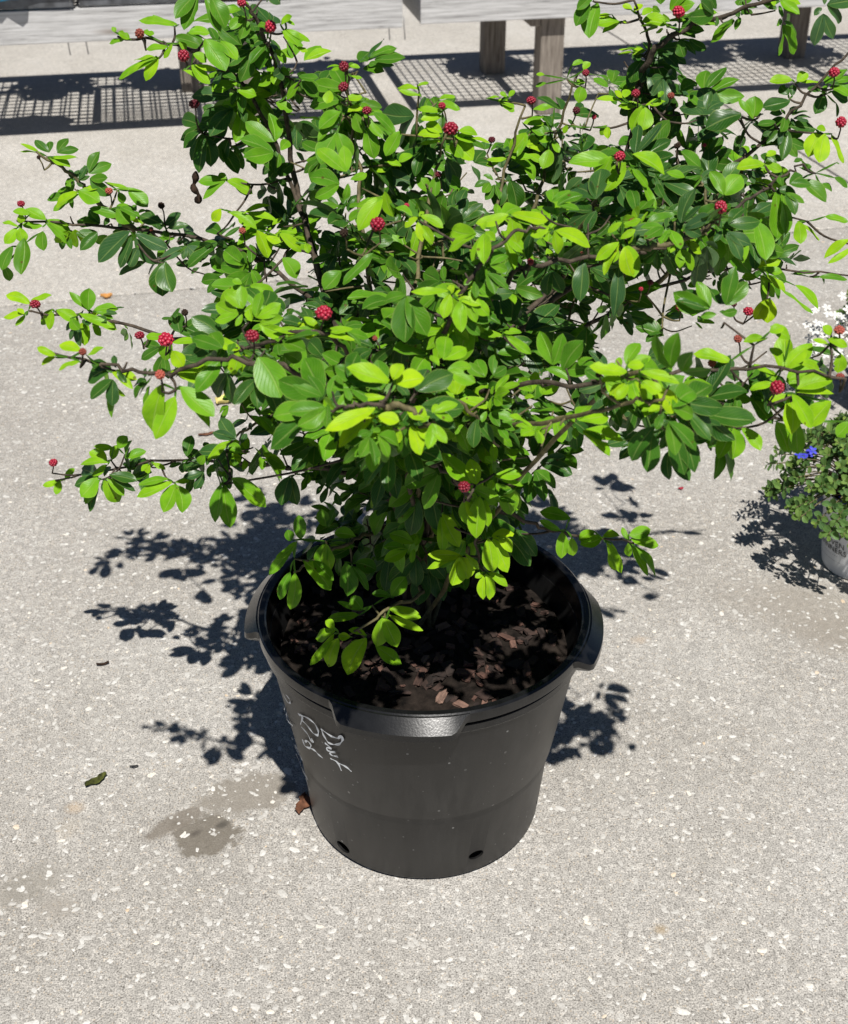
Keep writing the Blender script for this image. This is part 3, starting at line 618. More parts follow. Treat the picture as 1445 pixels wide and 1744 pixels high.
# ---- leaves drawn one by one: crop origin and scale, then depth, age and base-tip-width of every leaflet
CROP = dict(A=(0, 200, 3.6125), B=(180, 0, 3.6125), C=(540, 60, 3.6125), D=(900, 0, 3.6125), E=(1045, 100, 3.6125), F=(1045, 400, 3.6125), G=(700, 340, 3.6125),
            H=(360, 320, 3.6125), I=(0, 470, 3.6125), J=(340, 620, 3.6125), K=(660, 640, 3.6125), L=(440, 960, 4.0139), N=(850, 850, 3.06))
FANS = '''
A 0.200 .2 250 220 130 155 30 250 215 120 200 22 305 250 435 298 70 330 240 478 243 30
A 0.200 .2 480 460 330 540 80 500 470 400 530 30 485 450 615 520 110 510 440 600 430 45
A 0.200 .3 285 630 160 560 90 285 630 450 725 75 285 650 418 770 45 265 670 140 660 65
A 0.180 .2 110 670 15 640 40 105 680 25 770 70 120 680 150 770 70 180 600 80 575 50 130 590 120 650 60
A 0.170 .55 80 790 10 940 75 150 740 130 965 110 20 910 60 1010 60 265 700 270 820 75
A 0.200 .45 555 560 750 590 75 720 560 800 650 90 740 550 860 590 70
A 0.220 .35 650 400 790 440 35 700 440 885 440 20 790 450 910 550 90 730 460 760 530 50
A 0.150 .92 800 700 600 890 120 815 735 725 920 85 830 740 975 905 80 835 715 1040 800 105 850 800 800 920 90 900 890 725 960 55
A 0.130 .75 1000 895 1000 1100 135 1018 890 1062 1075 120
A 0.200 .85 1000 660 860 600 90 1010 665 1115 590 90 1030 680 1155 655 50
A 0.150 1 985 880 1120 800 70 1150 790 1240 890 85
I 0.050 .12 190 170 35 110 65 195 150 320 115 45 150 235 20 250 60 160 240 95 305 35 150 235 110 200 35
I 0.050 .2 325 205 245 295 70 330 220 300 330 55 350 210 485 280 75
I 0.050 .38 545 210 428 95 50 545 210 550 75 95 580 210 730 200 70 590 220 700 265 35
I 0.040 .3 490 230 700 300 60 440 260 490 330 80
I -0.330 .1 345 490 230 440 50 345 500 250 540 45 500 460 365 420 75 490 530 355 570 50
I -0.320 .12 690 590 845 640 80 690 590 815 685 50 540 490 640 440 50
I -0.350 .3 1000 665 930 958 130 1080 740 950 1000 120 1110 680 1320 860 130 1120 690 1310 920 80
I -0.320 .12 1050 590 1280 560 60 1110 620 1300 665 60 1090 600 1330 640 90 1060 460 1130 560 90
I 0.000 .35 1020 370 900 370 70 1060 410 1220 400 60 1050 400 1010 520 90
I 0.050 .62 1110 350 1090 220 100 1115 350 1250 260 60 1115 350 1240 360 80 1060 260 995 260 30 1060 250 1105 195 35
I 0.250 .18 380 1255 265 1290 45 370 1260 345 1345 50 400 1250 460 1185 45
I 0.180 .25 660 1140 550 1080 80 670 1150 490 1150 50 665 1160 560 1225 50 690 1130 720 1040 60 700 1060 580 1045 50
I 0.160 .3 600 1240 500 1360 110 620 1250 515 1400 80 640 1260 740 1395 100 660 1245 765 1350 60
I 0.160 .85 680 1225 845 1260 80 690 1240 835 1320 40
I 0.170 .4 780 1110 800 1010 80 780 1120 895 1070 60 730 1060 780 985 80
I 0.140 .15 920 1160 870 1200 40 920 1160 910 1215 40 940 1150 1020 1190 35
I 0.100 .28 1080 1280 1010 1455 110 1085 1285 1130 1450 100 1060 1270 835 1350 75 1040 1250 850 1280 60 1080 1270 1170 1260 40
I 0.130 .6 1120 1150 1040 1170 35 1140 1150 1110 1210 50 1150 1110 1180 980 75 1280 1060 1260 1020 60
B 0.080 .5 560 -40 430 115 110 570 -20 485 185 110 615 -20 715 190 70 650 -20 745 155 110
B 0.100 .3 440 150 200 115 65 400 150 290 90 35
B 0.080 .25 150 240 80 195 50 120 240 25 270 40 60 200 40 165 35
B 0.080 .25 380 290 250 300 70 410 270 360 360 45 450 260 500 310 60 230 190 300 210 50
B 0.060 .15 330 350 70 465 70 325 350 240 490 80 310 345 100 500 30 320 350 170 350 40
B 0.060 .35 610 240 740 430 130 710 250 810 370 90 510 200 640 200 80
B 0.060 .2 530 400 640 520 80 550 400 690 435 50 480 430 600 500 40 540 330 620 380 60
B 0.100 .22 810 510 660 560 100 815 560 930 580 90
B 0.140 .7 600 820 560 1060 100 605 830 650 1025 95 585 800 470 905 85
B 0.120 .35 740 1105 570 1120 80 740 1110 600 1230 50 750 1110 910 1180 95 745 1100 700 1060 60 760 1120 880 1200 40
B 0.150 .75 760 850 720 1000 90 720 900 820 1060 90 800 900 840 1040 60
B 0.100 .5 940 240 830 215 70 990 270 885 385 85 1010 320 940 425 90 1000 160 935 150 50
B 0.080 .18 1090 190 1190 270 90 1110 180 1260 250 50 1080 150 1150 100 60 1100 120 1165 150 35 1180 290 1245 320 35
B 0.100 .25 1060 450 940 530 60 1060 450 1050 530 70 1070 440 1135 455 50 1040 440 990 410 50 1050 300 1110 390 50
B 0.080 .3 1200 500 1110 610 75 1050 630 1150 690 80
B 0.060 .5 1210 490 1310 590 90 1190 470 1310 480 60
C 0.000 .35 150 470 10 570 120 150 500 0 640 80 118 600 20 790 115 127 600 190 790 105
C 0.020 .4 240 480 280 600 75 215 480 240 600 50 290 490 410 640 50 310 560 350 760 100 345 470 485 600 80
C 0.020 .1 80 340 60 420 80 180 390 280 380 60 190 470 280 440 60
C 0.020 .2 140 190 60 190 30 150 200 90 215 40 200 190 265 195 35 210 250 280 265 25
C 0.020 .3 510 590 420 740 90 520 610 470 730 30
C 0.030 .15 630 330 490 310 45 640 370 500 340 45 620 310 690 295 35
C 0.040 .3 745 410 880 460 60 750 390 850 370 40
C 0.020 .15 770 470 620 450 50 770 500 640 520 60 770 600 670 540 70 760 620 620 600 75 770 650 630 660 40
C 0.020 .13 830 660 960 770 110 850 620 980 640 80 870 590 990 600 70 950 630 1065 660 40 820 660 900 750 70
C 0.020 .2 420 840 310 790 65 430 780 520 800 60 590 740 500 770 60
C -0.080 .28 410 1000 240 1050 50 400 990 250 1180 120 420 960 470 1120 70 480 1060 590 1100 70
C 0.050 .42 615 850 700 960 80 740 870 730 990 70 800 860 885 940 80
C 0.170 .2 1050 385 1130 380 20 1110 400 1220 430 70 1140 430 1215 470 50 1170 380 1130 345 30 1180 380 1220 340 40
C 0.180 .25 1290 600 1190 720 90 1300 610 1230 740 40 1170 760 1050 755 40 1120 780 1040 800 50 1170 740 1330 750 60 1190 760 1330 830 50
C 0.200 .7 1150 890 1100 1060 100 1190 890 1230 1070 110
C 0.200 .3 1270 540 1400 540 70 1320 570 1400 610 70 1390 640 1445 640 50
C -0.150 .15 640 1110 775 1190 70 620 1120 540 1180 50 620 1150 650 1270 50 640 1170 710 1280 60 630 1115 660 1085 40
D 0.120 .5 370 0 290 155 90 430 20 375 235 110 400 -30 300 60 60
D 0.130 .1 560 130 410 140 85 570 140 455 195 60 520 90 400 95 35 580 130 610 140 40
D 0.130 .1 640 60 580 30 50 650 70 700 20 70 700 130 850 150 110 770 60 700 90 60
D 0.120 .3 1000 120 1165 160 70 1080 90 1170 70 50 1060 20 1090 90 70 850 130 970 110 30
D 0.140 .7 910 190 1030 230 90 920 240 1040 330 50 990 240 1095 310 70 930 250 960 350 70
D 0.160 .1 720 310 640 330 60 640 300 550 305 15 650 320 550 340 20
D 0.170 .6 720 380 610 540 90 700 370 620 500 110 800 400 920 480 90 770 390 800 540 70
D 0.160 .45 940 560 1040 500 100 980 590 1050 640 75
D 0.100 .15 570 620 420 610 45 580 600 530 560 45 590 600 620 545 60 690 640 550 650 60 700 650 640 810 70 720 660 700 800 95
D 0.100 .22 720 650 850 620 60 800 600 830 560 50
D 0.080 .6 870 740 720 930 130
D 0.080 .8 1310 700 1090 780 150 1310 715 1100 800 60
D -0.060 .22 530 990 250 1000 110 515 960 420 1130 100 600 1000 470 1175 110
D -0.060 .25 640 950 850 1050 110 850 1060 965 1090 60 620 1030 780 1290 60 640 1040 740 1150 60
D 0.050 .55 1060 1080 860 1150 110 1065 1100 935 1240 60 1070 1040 940 930 150
D 0.040 .35 1200 1200 1120 1050 80 1210 1200 1310 1070 120
D 0.250 .3 270 400 340 380 40 340 430 380 380 50 100 460 50 455 35 110 510 45 530 35 330 530 310 630 80 290 520 350 500 50
D 0.200 .3 160 660 30 670 50 100 720 0 740 50 150 860 60 850 60 150 870 190 940 50 130 920 90 1040 90
D 0.150 .1 480 770 440 830 50 490 780 490 850 45 240 770 220 820 50
E 0.080 .35 860 370 770 235 45 860 370 870 230 110
E 0.100 .15 1100 130 960 140 75 1130 140 1200 90 80 1140 145 1280 135 25
E 0.100 .8 1085 260 915 290 120 1080 220 1030 160 100 1100 230 1105 160 45
E 0.100 .7 1280 200 1190 190 50 1290 210 1240 340 80 1340 200 1445 260 90 1320 150 1410 160 40 1370 270 1375 360 18
E 0.100 .8 1080 420 1245 430 110 1070 440 1040 620 75
E 0.080 .04 1270 450 1200 600 95 1300 460 1265 640 100 1340 460 1420 640 45 1250 430 1310 430 50
E 0.080 .65 1000 390 890 400 60
E -0.100 .15 930 650 760 660 90 930 640 1040 690 60 940 600 1000 570 60
E -0.120 .35 1000 820 1010 1110 130 1040 820 1080 1080 100
E -0.140 .35 750 1000 810 1250 130 650 1100 650 1240 90 700 1110 710 1250 80 880 1000 940 1240 130
E -0.120 .6 525 960 370 930 90 525 970 345 980 45 640 900 520 990 90 520 1000 450 1090 90
E -0.060 .55 1165 620 1110 630 50 1160 670 1220 660 65 1160 740 1310 880 100 1280 770 1350 810 50 1360 730 1445 790 50 1370 640 1390 650 40
E 0.100 .25 1300 970 1445 1000 70 1140 1000 1150 1140 95 1160 1010 1265 1120 30
E 0.050 .12 1460 1110 1295 1220 60 1470 1160 1325 1245 40
F -0.130 .15 80 60 130 260 105 20 70 0 170 50
F 0.200 .2 880 260 790 260 60 900 210 1040 230 60 900 250 1000 380 80 940 250 1070 340 60 1040 340 1230 480 40 1120 310 1280 440 80
F 0.180 .04 940 395 870 520 85 960 390 950 540 100
F 0.350 .5 1100 240 1240 235 28 1260 260 1445 260 45 1280 260 1300 305 50
F 0.100 .6 310 620 140 560 130 300 600 200 660 60
F -0.470 .07 190 800 90 800 70 160 840 410 910 75 180 900 300 960 90 130 900 200 1035 55 90 920 20 1010 60 250 960 400 1080 140
F -0.320 .12 720 780 495 720 90 940 640 800 660 55 960 600 1050 560 70
F -0.350 .1 1080 970 1110 1230 120 1100 980 1230 1190 100 1340 1020 1190 1180 130 1130 950 1350 880 120 1130 970 1360 960 60 1060 980 960 1010 55
F -0.330 .1 990 920 840 940 60 1000 870 860 800 50 1040 820 970 690 80 1060 820 1180 690 100 1110 780 1300 830 60 1090 640 970 560 100
F -0.300 .1 1400 730 1380 850 80 1340 620 1290 560 70 1320 640 1440 690 60 1320 670 1230 640 40
F -0.330 .3 720 1190 640 1370 90 740 1190 740 1385 105 790 1190 905 1330 80
F -0.300 .6 720 1000 700 1200 110 760 1000 780 1210 110
F -0.450 .65 360 1180 440 1480 110 400 1180 520 1450 120 250 1180 100 1390 120 240 1220 210 1460 110
F -0.330 .3 1460 1150 1375 1240 110 1000 1150 1080 1340 120 1130 1150 1140 1350 100
G -0.200 .08 600 90 400 140 85 620 110 660 265 100 620 90 850 120 90 850 170 735 220 80 880 190 915 335 80 890 190 1105 290 90
G -0.170 .12 240 580 200 730 75 240 590 285 745 80 290 610 435 640 60 250 580 255 520 45 270 580 330 560 60 230 560 0 555 55
G -0.130 .12 1280 260 1135 370 70 1285 270 1185 460 55 1315 290 1370 470 100 1300 140 1210 200 50 1310 150 1420 120 50 1290 240 1380 180 45
G -0.100 .95 1060 370 1040 620 100 1280 400 1240 720 90
G -0.100 .28 560 830 395 810 50 560 840 430 850 30 570 820 680 810 50 590 840 740 950 60
G -0.100 .45 680 950 540 930 60 680 965 570 980 35 750 930 950 1000 50
G -0.450 .07 1330 1060 1105 1010 110 1300 1110 1165 1110 50 1340 1010 1430 1020 80 1310 1130 1220 1200 50 1320 1130 1270 1240 60
G -0.180 .1 275 1200 215 1070 60 285 1200 350 1085 90 300 1230 500 1265 75 300 1240 390 1330 60 270 1220 215 1180 30
G -0.050 .45 750 1080 690 1200 110 760 1080 770 1230 110 860 1030 970 1070 70 830 1040 980 1100 50
G 0.050 .6 850 750 830 930 110 1080 790 1070 940 150
H 0.100 .1 60 130 0 200 70 110 150 280 240 60 200 160 360 90 40 210 150 405 200 50
H 0.080 .1 280 260 350 430 120 340 290 430 330 100 420 280 560 390 70 580 340 600 400 50
H 0.100 .35 440 430 530 550 100
H 0.060 .3 190 600 40 700 75 200 610 90 780 95 210 610 335 745 90 240 600 390 655 70 190 590 130 565 45
H -0.050 .45 800 510 690 620 110 1000 400 800 570 80
H -0.150 .55 1195 670 1190 950 150 1205 665 1330 905 130 1195 660 1060 690 70
H -0.120 .75 985 995 860 1070 120 995 1000 1090 1090 110 1000 980 870 930 70 1010 970 1090 900 60
H -0.450 .07 1110 1200 830 1110 120 1120 1180 1180 1085 130 1130 1200 1310 1170 140
H -0.200 .1 660 870 520 830 50 670 860 570 790 50 700 870 870 860 60 680 890 880 920 50 640 900 560 900 70 650 900 385 850 50
H -0.220 .12 170 1010 130 1150 90 200 1020 240 1150 95 180 990 0 940 80 160 990 0 970 50 340 930 350 1000 30 350 930 400 970 35
H -0.290 .35 290 1040 430 1290 190
H -0.100 .45 630 1050 770 1200 80 570 970 490 1110 90 630 1110 510 1250 80
J -0.460 .05 1080 270 770 400 110 1090 310 850 500 110 1100 320 1230 350 95 1270 280 1400 340 110 1170 210 930 200 50
J -0.460 .05 1300 380 1360 560 90 1330 380 1445 470 80 1220 390 1220 490 60 1200 390 1090 430 60
J -0.200 .45 135 735 80 975 95 150 740 190 1005 115
J -0.180 .35 200 700 420 870 110 200 700 350 820 90
J 0.050 .42 470 440 370 320 60 475 450 330 310 50 560 380 450 380 70
J 0.080 .75 555 690 500 870 100 570 690 600 870 90 610 650 760 630 70 620 680 760 700 70
J -0.100 .3 190 470 40 590 60 260 540 180 500 70 30 560 0 620 60
J -0.080 .35 770 1105 720 1240 85 775 1105 815 1270 85
J -0.100 .32 640 1210 810 1390 120 700 1210 830 1320 90
J -0.100 .35 560 1280 490 1450 65 590 1280 560 1510 90 580 1130 425 1300 60 600 1090 470 1200 60
J -0.050 .42 620 1080 610 930 85 560 1090 540 1020 70 960 1060 830 1040 70 950 1120 800 1110 60
J 0.000 .55 780 1000 745 890 75 790 1000 830 890 60 1000 1000 940 1030 50
J -0.060 .5 900 1220 910 1430 110 940 1240 1045 1390 50 960 1220 1090 1270 100
J 0.050 .8 770 740 715 800 35 790 760 745 855 45 840 790 870 870 45
K -0.170 .3 410 280 500 470 90 580 300 785 430 70
K -0.200 .2 540 660 330 480 130 550 670 510 510 90
K -0.220 .15 540 720 490 925 120 570 740 545 1005 110 600 760 620 930 60
K -0.180 .22 340 850 450 1050 100 330 870 340 1090 70
K -0.200 .06 460 1110 250 1100 70 440 1110 240 1180 50 445 1115 400 1290 110 455 1115 500 1250 110 480 1100 580 1180 60
K -0.200 .08 640 990 780 970 80 620 1000 650 1210 100 650 1000 740 1210 100 680 990 770 1080 70
K -0.200 .08 605 1220 590 1375 60 610 1220 640 1380 65 620 1210 745 1290 60 590 1210 540 1240 40
K -0.170 .25 660 530 650 420 50 650 540 600 500 50 660 620 830 600 80 700 640 840 670 40 650 640 630 700 50 640 620 650 540 40
K -0.170 .25 670 660 770 860 120 690 670 825 820 120
N -0.070 .35 370 100 215 60 80 330 170 330 310 70 380 200 390 300 60 320 165 215 110 40
N -0.065 .22 540 200 425 240 75 500 170 415 210 60 590 230 610 380 60 560 225 640 385 70 540 200 630 185 50
N -0.060 .3 675 230 680 300 40 690 240 780 400 45 700 240 840 390 70 690 210 835 235 75 680 190 790 160 70 670 210 645 145 30
K -0.120 .42 230 860 40 1000 60 220 900 110 1100 110 170 810 50 900 60
K -0.050 .75 740 990 880 1170 110 800 950 920 1110 100
K -0.120 .3 1020 250 950 360 75 1030 260 1080 410 95 960 270 880 370 80
K -0.120 .85 1330 180 1270 300 90
L -0.170 .12 530 450 380 500 90 520 480 345 690 65 520 440 460 390 110 550 510 465 710 110 630 500 550 490 60
L -0.170 .12 700 520 560 640 80 740 510 610 760 140 740 490 620 450 50
L -0.150 .2 850 370 820 575 110 860 375 950 570 110 800 560 985 680 110 890 350 1125 460 60 900 310 1115 360 90
L -0.120 .35 710 310 640 220 90 700 320 550 255 40 690 350 470 360 80 910 220 1000 90 110 900 220 780 200 60
'''
nleaf = 0; fanpos = []; fancen = []
TOCAM = nz(CAM - np.array([0, 0, .7]))
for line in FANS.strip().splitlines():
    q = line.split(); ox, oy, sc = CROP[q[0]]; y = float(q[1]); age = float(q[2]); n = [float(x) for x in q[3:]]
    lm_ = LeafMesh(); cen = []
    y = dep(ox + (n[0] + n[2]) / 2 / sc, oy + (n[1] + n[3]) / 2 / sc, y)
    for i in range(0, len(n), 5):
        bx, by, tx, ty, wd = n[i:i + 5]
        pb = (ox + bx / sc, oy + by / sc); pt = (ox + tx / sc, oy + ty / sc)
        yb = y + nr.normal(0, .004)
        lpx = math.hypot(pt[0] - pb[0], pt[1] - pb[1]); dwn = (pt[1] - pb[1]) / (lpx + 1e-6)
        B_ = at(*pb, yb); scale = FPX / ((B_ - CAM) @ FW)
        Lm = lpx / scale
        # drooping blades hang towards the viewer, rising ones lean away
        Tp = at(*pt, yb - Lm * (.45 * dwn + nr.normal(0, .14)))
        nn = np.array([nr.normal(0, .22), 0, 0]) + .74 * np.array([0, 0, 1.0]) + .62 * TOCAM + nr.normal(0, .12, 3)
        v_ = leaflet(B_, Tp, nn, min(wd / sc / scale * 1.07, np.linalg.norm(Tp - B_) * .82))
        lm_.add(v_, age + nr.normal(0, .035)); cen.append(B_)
    c = np.mean(cen, 0)
    for b_ in cen:
        if np.linalg.norm(b_ - c) > .002: lm_.add(leaflet(c + np.array([0, .004, -.003]), b_ + nz(b_ - c) * .002, TOCAM, .0024), .55, .5)
    o = part('leaf', lm_.build('leaf'), M['leaf']); nleaf += 1
    fancen.append((c, y, age)); fanpos.append((project(c), y)); [fanpos.append((project(lv.mean(0)), y)) for lv in lm_.v]
    connect(c + np.array([0, .004, -.003]))
# ---- filling leaves along the branches, kept inside the bush's outline
POLY = [(350, 70), (440, 30), (500, 70), (530, 160), (600, 100), (670, 220), (760, 200), (830, 270), (890, 180), (950, 230), (1000, 150), (1080, 90), (1150, 70), (1190, 190), (1290, 260), (1330, 380), (1300, 470),
        (1320, 560), (1410, 610), (1410, 690), (1250, 730), (1100, 750), (960, 730), (900, 830), (860, 930), (700, 960), (570, 960), (520, 930), (620, 850), (560, 810), (390, 810), (350, 770), (480, 730), (440, 650), (310, 610), (420, 530), (340, 460), (220, 420), (260, 390), (360, 410), (420, 330), (340, 220)]
GAPS = [(500, 765, 26), (590, 870, 34), (640, 800, 18), (930, 560, 14), (1100, 230, 20), (400, 330, 60), (520, 440, 34), (590, 500, 30), (975, 552, 34), (1070, 248, 34), (820, 325, 34), (1130, 590, 48), (790, 600, 20), (470, 690, 36), (560, 340, 34), (800, 250, 30), (1240, 240, 36), (1340, 330, 40), (560, 830, 45), (1010, 610, 30),
        (640, 320, 20), (1160, 330, 20), (950, 800, 40), (690, 880, 22), (1290, 560, 26), (480, 480, 16), (930, 290, 20), (880, 420, 14), (1020, 770, 50), (440, 860, 60), (640, 440, 14)]
def inside(p):
    x, y = p; c = False; n = len(POLY)
    for i in range(n):
        x1, y1 = POLY[i]; x2, y2 = POLY[(i + 1) % n]
        if (y1 > y) != (y2 > y) and x < (x2 - x1) * (y - y1) / (y2 - y1) + x1: c = not c
    return c and all((x - a) ** 2 + (y - b) ** 2 > r * r for a, b, r in GAPS)
variants = []
for k in range(18):
    lm_ = LeafMesh()
    for v_, a_ in compound((.25, .5, .78)[k // 6]): lm_.add(v_, a_)
    me = lm_.build('leaf'); me.materials.append(M['leaf']); variants.append(me)
BUDS = '''461 45 24 .08 red,412 5 17 .08 red,238 57 19 .08 dull,313 95 23 .06 red,331 177 19 .1 dark,586 113 21 .02 red,585 148 21 .01 red,625 188 19 .01 red,753 180 15 .02 red,768 219 30 .0 red,838 238 14 .18 dark,
905 171 19 .17 red,998 124 15 .24 red,982 188 15 .22 dark,1012 199 10 .2 red,1083 159 17 .09 red,1143 163 13 .1 dull,1156 20 25 .11 red,1056 266 23 -0.08 red,1228 353 26 -0.19 red,1421 123 20 .08 red,1433 208 22 .07 red,1200 247 9 .1 red,
1078 378 17 -0.14 red,643 382 30 -0.1 red,693 350 11 -0.05 red,747 297 13 .03 dark,801 397 14 -0.1 red,875 368 10 -0.15 dull,904 446 13 -0.14 red,991 428 11 -0.1 dull,738 509 11 -0.1 dark,36 347 15 .19 red,186 325 15 .2 dull,258 390 9 .2 dull,275 350 13 .2 dry,
413 393 15 .06 dull,492 709 14 .06 dark,60 518 20 .03 red,238 571 19 .03 red,283 578 29 -0.03 red,141 599 15 -0.34 dull,273 638 21 -0.36 dull,430 572 25 -0.29 red,552 533 32 -0.22 red,639 576 11 -0.13 dull,91 788 16 .19 red,739 831 19 -0.17 dull,
791 829 25 -0.29 red,1159 523 19 .1 red,1275 530 19 .19 red,1250 517 13 .2 dark,1257 577 18 -0.2 dull,1213 618 18 -0.32 dull,1324 660 28 -0.38 red,1430 562 20 -0.3 dull,1431 641 16 -0.34 dull,1108 481 13 .1 dark,1254 450 11 -0.1 dull,66 268 8 .19 dry,
586 397 17 -0.1 dry,1154 248 14 .08 dry,315 532 14 .04 dry,1092 492 9 .05 red,1020 638 13 -0.46 dry'''.replace('\n', '').split(',')
rest = LeafMesh(); cand = []
tries = 0
while len(cand) < 760 and tries < 40000:
    tries += 1
    i = nr.integers(len(bsam)); b, f_ = bid[i]
    if f_ < .22: continue
    P = bsam[i] + nr.normal(0, .042, 3) + np.array([0, nr.uniform(0, .13), 0])
    if P[2] < .36: continue
    px = project(P)
    if not inside(px): continue
    outw = nz(np.array([P[0], P[1] - .03, .25 * (P[2] - .65)]) + 1e-6); d = nz(outw + nr.normal(0, .55, 3) + np.array([0, 0, -.12]))
    near = [fy_ for fp_, fy_ in fanpos if (fp_[0] - px[0]) ** 2 + (fp_[1] - px[1]) ** 2 < 62 ** 2]
    if near:
        if min(P[1], P[1] + d[1] * .07) < max(near) + .02: continue
    elif P[1] < .03: continue
    cand.append((P, 0, d))
budpx = [(float(q.split()[0]), float(q.split()[1]), dep(float(q.split()[0]), float(q.split()[1]), float(q.split()[3]))) for q in BUDS]
def hides_bud(P, d, px, r=36):
    e = project(P + d * .05)
    return any(min(P[1], P[1] + d[1] * .06) < by + .03 and (math.hypot(bx - px[0], b_y - px[1]) < r or math.hypot(bx - e[0], b_y - e[1]) < r) for bx, b_y, by in budpx)
cand = [c for c in cand if not hides_bud(c[0], c[2], project(c[0]))]
base_f = list(fancen)
for it in range(9):
    for fc, fy_, fage in base_f:
        if nr.random() < .60: continue
        P = fc + np.array([nr.normal(0, .030), nr.uniform(.008, .06), nr.normal(-.006, .024)])
        px = project(P); q0 = project(fc)
        if not inside(px) and np.hypot(*(px - q0)) > 20: continue
        if any((px[0] - a) ** 2 + (px[1] - b) ** 2 < (r * .75) ** 2 for a, b, r in GAPS): continue
        th = nr.uniform(0, 6.283); d = nz(np.array([math.cos(th) + .5 * np.sign(P[0]) * min(1, abs(P[0]) * 4), abs(nr.normal(0, .25)), .75 * math.sin(th) - .22]))
        e = project(P + d * .045)
        if not inside(e) and np.hypot(*(e - q0)) > 44: continue
        if hides_bud(P, d, px, 26): continue
        if nr.random() < .85 and any(fy2 > P[1] + .004 and min((fp_[0] - e[0]) ** 2 + (fp_[1] - e[1]) ** 2, (fp_[0] - px[0]) ** 2 + (fp_[1] - px[1]) ** 2) < 30 ** 2 for fp_, fy2 in fanpos): continue
        cand.append((P, 1 + fage, d))
# leaves sitting straight on the outer branches
for i in range(len(bsam)):
    b, f_ = bid[i]
    if f_ < (.45 if b not in (7, 14, 18, 25) else .15) or b in (20, 21, 22, 23): continue
    for rpt in range(2):
        if nr.random() > .34 or f_ > .9: continue
        P = bsam[i] + np.array([nr.normal(0, .012), nr.normal(.006, .010), nr.normal(.002, .010)]); px = project(P)
        if any((px[0] - a) ** 2 + (px[1] - b2) ** 2 < (r * .6) ** 2 for a, b2, r in GAPS): continue
        th = nr.uniform(0, 6.283); d = nz(np.array([math.cos(th) + .7 * np.sign(P[0]), nr.normal(0, .3), .7 * math.sin(th) - .15]))
        if hides_bud(P, d, px, 24): continue
        e = project(P + d * .035)
        if nr.random() < .7 and any(fy2 > P[1] - .02 and (fp_[0] - e[0]) ** 2 + (fp_[1] - e[1]) ** 2 < 24 ** 2 for fp_, fy2 in fanpos): continue
        cand.append((P, 3.0 + nr.choice([.12, .3, .5]), d))
cand.sort(key=lambda c: np.linalg.norm(c[0] - CAM))
for k, (P, b, d) in enumerate(cand):
    onb = b >= 3; b = b - 2 if onb else b
    up = nz(np.array([nr.normal(0, .3), (-.62 if b else -.35) + nr.normal(0, .3), 1.0])); up = nz(up - d * (up @ d)); sd_ = np.cross(up, d)
    s = nr.uniform(.38, .66) if onb else nr.uniform(.5, .92) if b else nr.uniform(.5, .95); top = (P[2] > .88) and not b
    mt = Matrix(((d[0] * s, sd_[0] * s, up[0] * s, P[0]), (d[1] * s, sd_[1] * s, up[1] * s, P[1]), (d[2] * s, sd_[2] * s, up[2] * s, P[2]), (0, 0, 0, 1)))
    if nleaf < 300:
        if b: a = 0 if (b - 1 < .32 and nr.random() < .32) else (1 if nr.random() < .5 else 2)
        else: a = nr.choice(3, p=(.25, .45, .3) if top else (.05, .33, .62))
        o = link('leaf', variants[a * 6 + nr.integers(6)], None, shrub); o.matrix_parent_inverse = Matrix.Translation(-Vector(SO)); o.matrix_basis = mt; nleaf += 1
    else:
        rot = np.array([d, sd_, up]).T * s
        for v_, a_ in compound(np.clip(b - 1 + nr.choice([.08, .35, .6]), .1, .9) if b else nr.choice([.3, .55, .8], p=(.1, .4, .5))): rest.add(v_ @ rot.T + P, a_)
    connect(P, .0009)
tag(part('foliage', rest.build('foliage'), M['leaf']), kind='stuff')
# ---- flower buds: x, y, diameter in pixels, depth, state
bud_bm = bmesh.new()
for k in range(30):
    zf = 1 - 2 * (k + .5) / 30; a = k * 2.39996; r_ = math.sqrt(1 - zf * zf)
    bmesh.ops.create_icosphere(bud_bm, subdivisions=1, radius=.155 * (.9 + .25 * rng.random()), matrix=Matrix.Translation(Vector((r_ * math.cos(a), r_ * math.sin(a), zf)) * .36))
bmesh.ops.create_icosphere(bud_bm, subdivisions=1, radius=.33)
bud_me = {}
base_me = bm_mesh('flower_bud', bud_bm, True)
for s in ('red', 'dull', 'dark', 'dry'):
    m_ = base_me.copy(); m_.materials.append(M['bud_' + s]); bud_me[s] = m_
for bdef in BUDS:
    x, y, dm, dp_, st = bdef.split(); P = at(float(x), float(y), dep(float(x), float(y), float(dp_))); sc = FPX / ((P - CAM) @ FW)
    o = link('flower_bud', bud_me[st], None, shrub); o.matrix_parent_inverse = Matrix.Translation(-Vector(SO))
    s = float(dm) / sc * .94; o.matrix_basis = Matrix.Translation(Vector(P)) @ Matrix.Rotation(rng.uniform(0, 6), 4, 'Z') @ Matrix.Rotation(rng.uniform(-.5, .5), 4, 'X') @ Matrix.Diagonal((s * rng.uniform(.9, 1.08), s * rng.uniform(.9, 1.08), s * rng.uniform(.78, 1.0), 1))
    Q = P + np.array([rng.uniform(-.006, .006), .004, -.016 - s * .3])
    b_ = connect(Q); tw[b_].add([P, (P + Q) / 2 + np.array([.001, 0, 0]), Q], .00095, 5)
for bi, tt in enumerate(tw): part('branch', tt.mesh('branch'), M['bark'] if len(BR[bi]) > 4 else M['twig'])
# two dry pods hanging on the branches
for (p, q, y) in (((328, 300), (337, 345), .13),):
    tb = Tubes(); C = catmull([at(334, 292, y), at(333, 306, y), at(330, 320, y), at(339, 333, y), at(336, 345, y)], 4)
    tb.add(C, [.0015 + .0035 * abs(math.sin(i * .55)) for i in range(len(C))], 6); part('dry_pod', tb.mesh('dry_pod'), M['bud_dry']); connect(C[0])

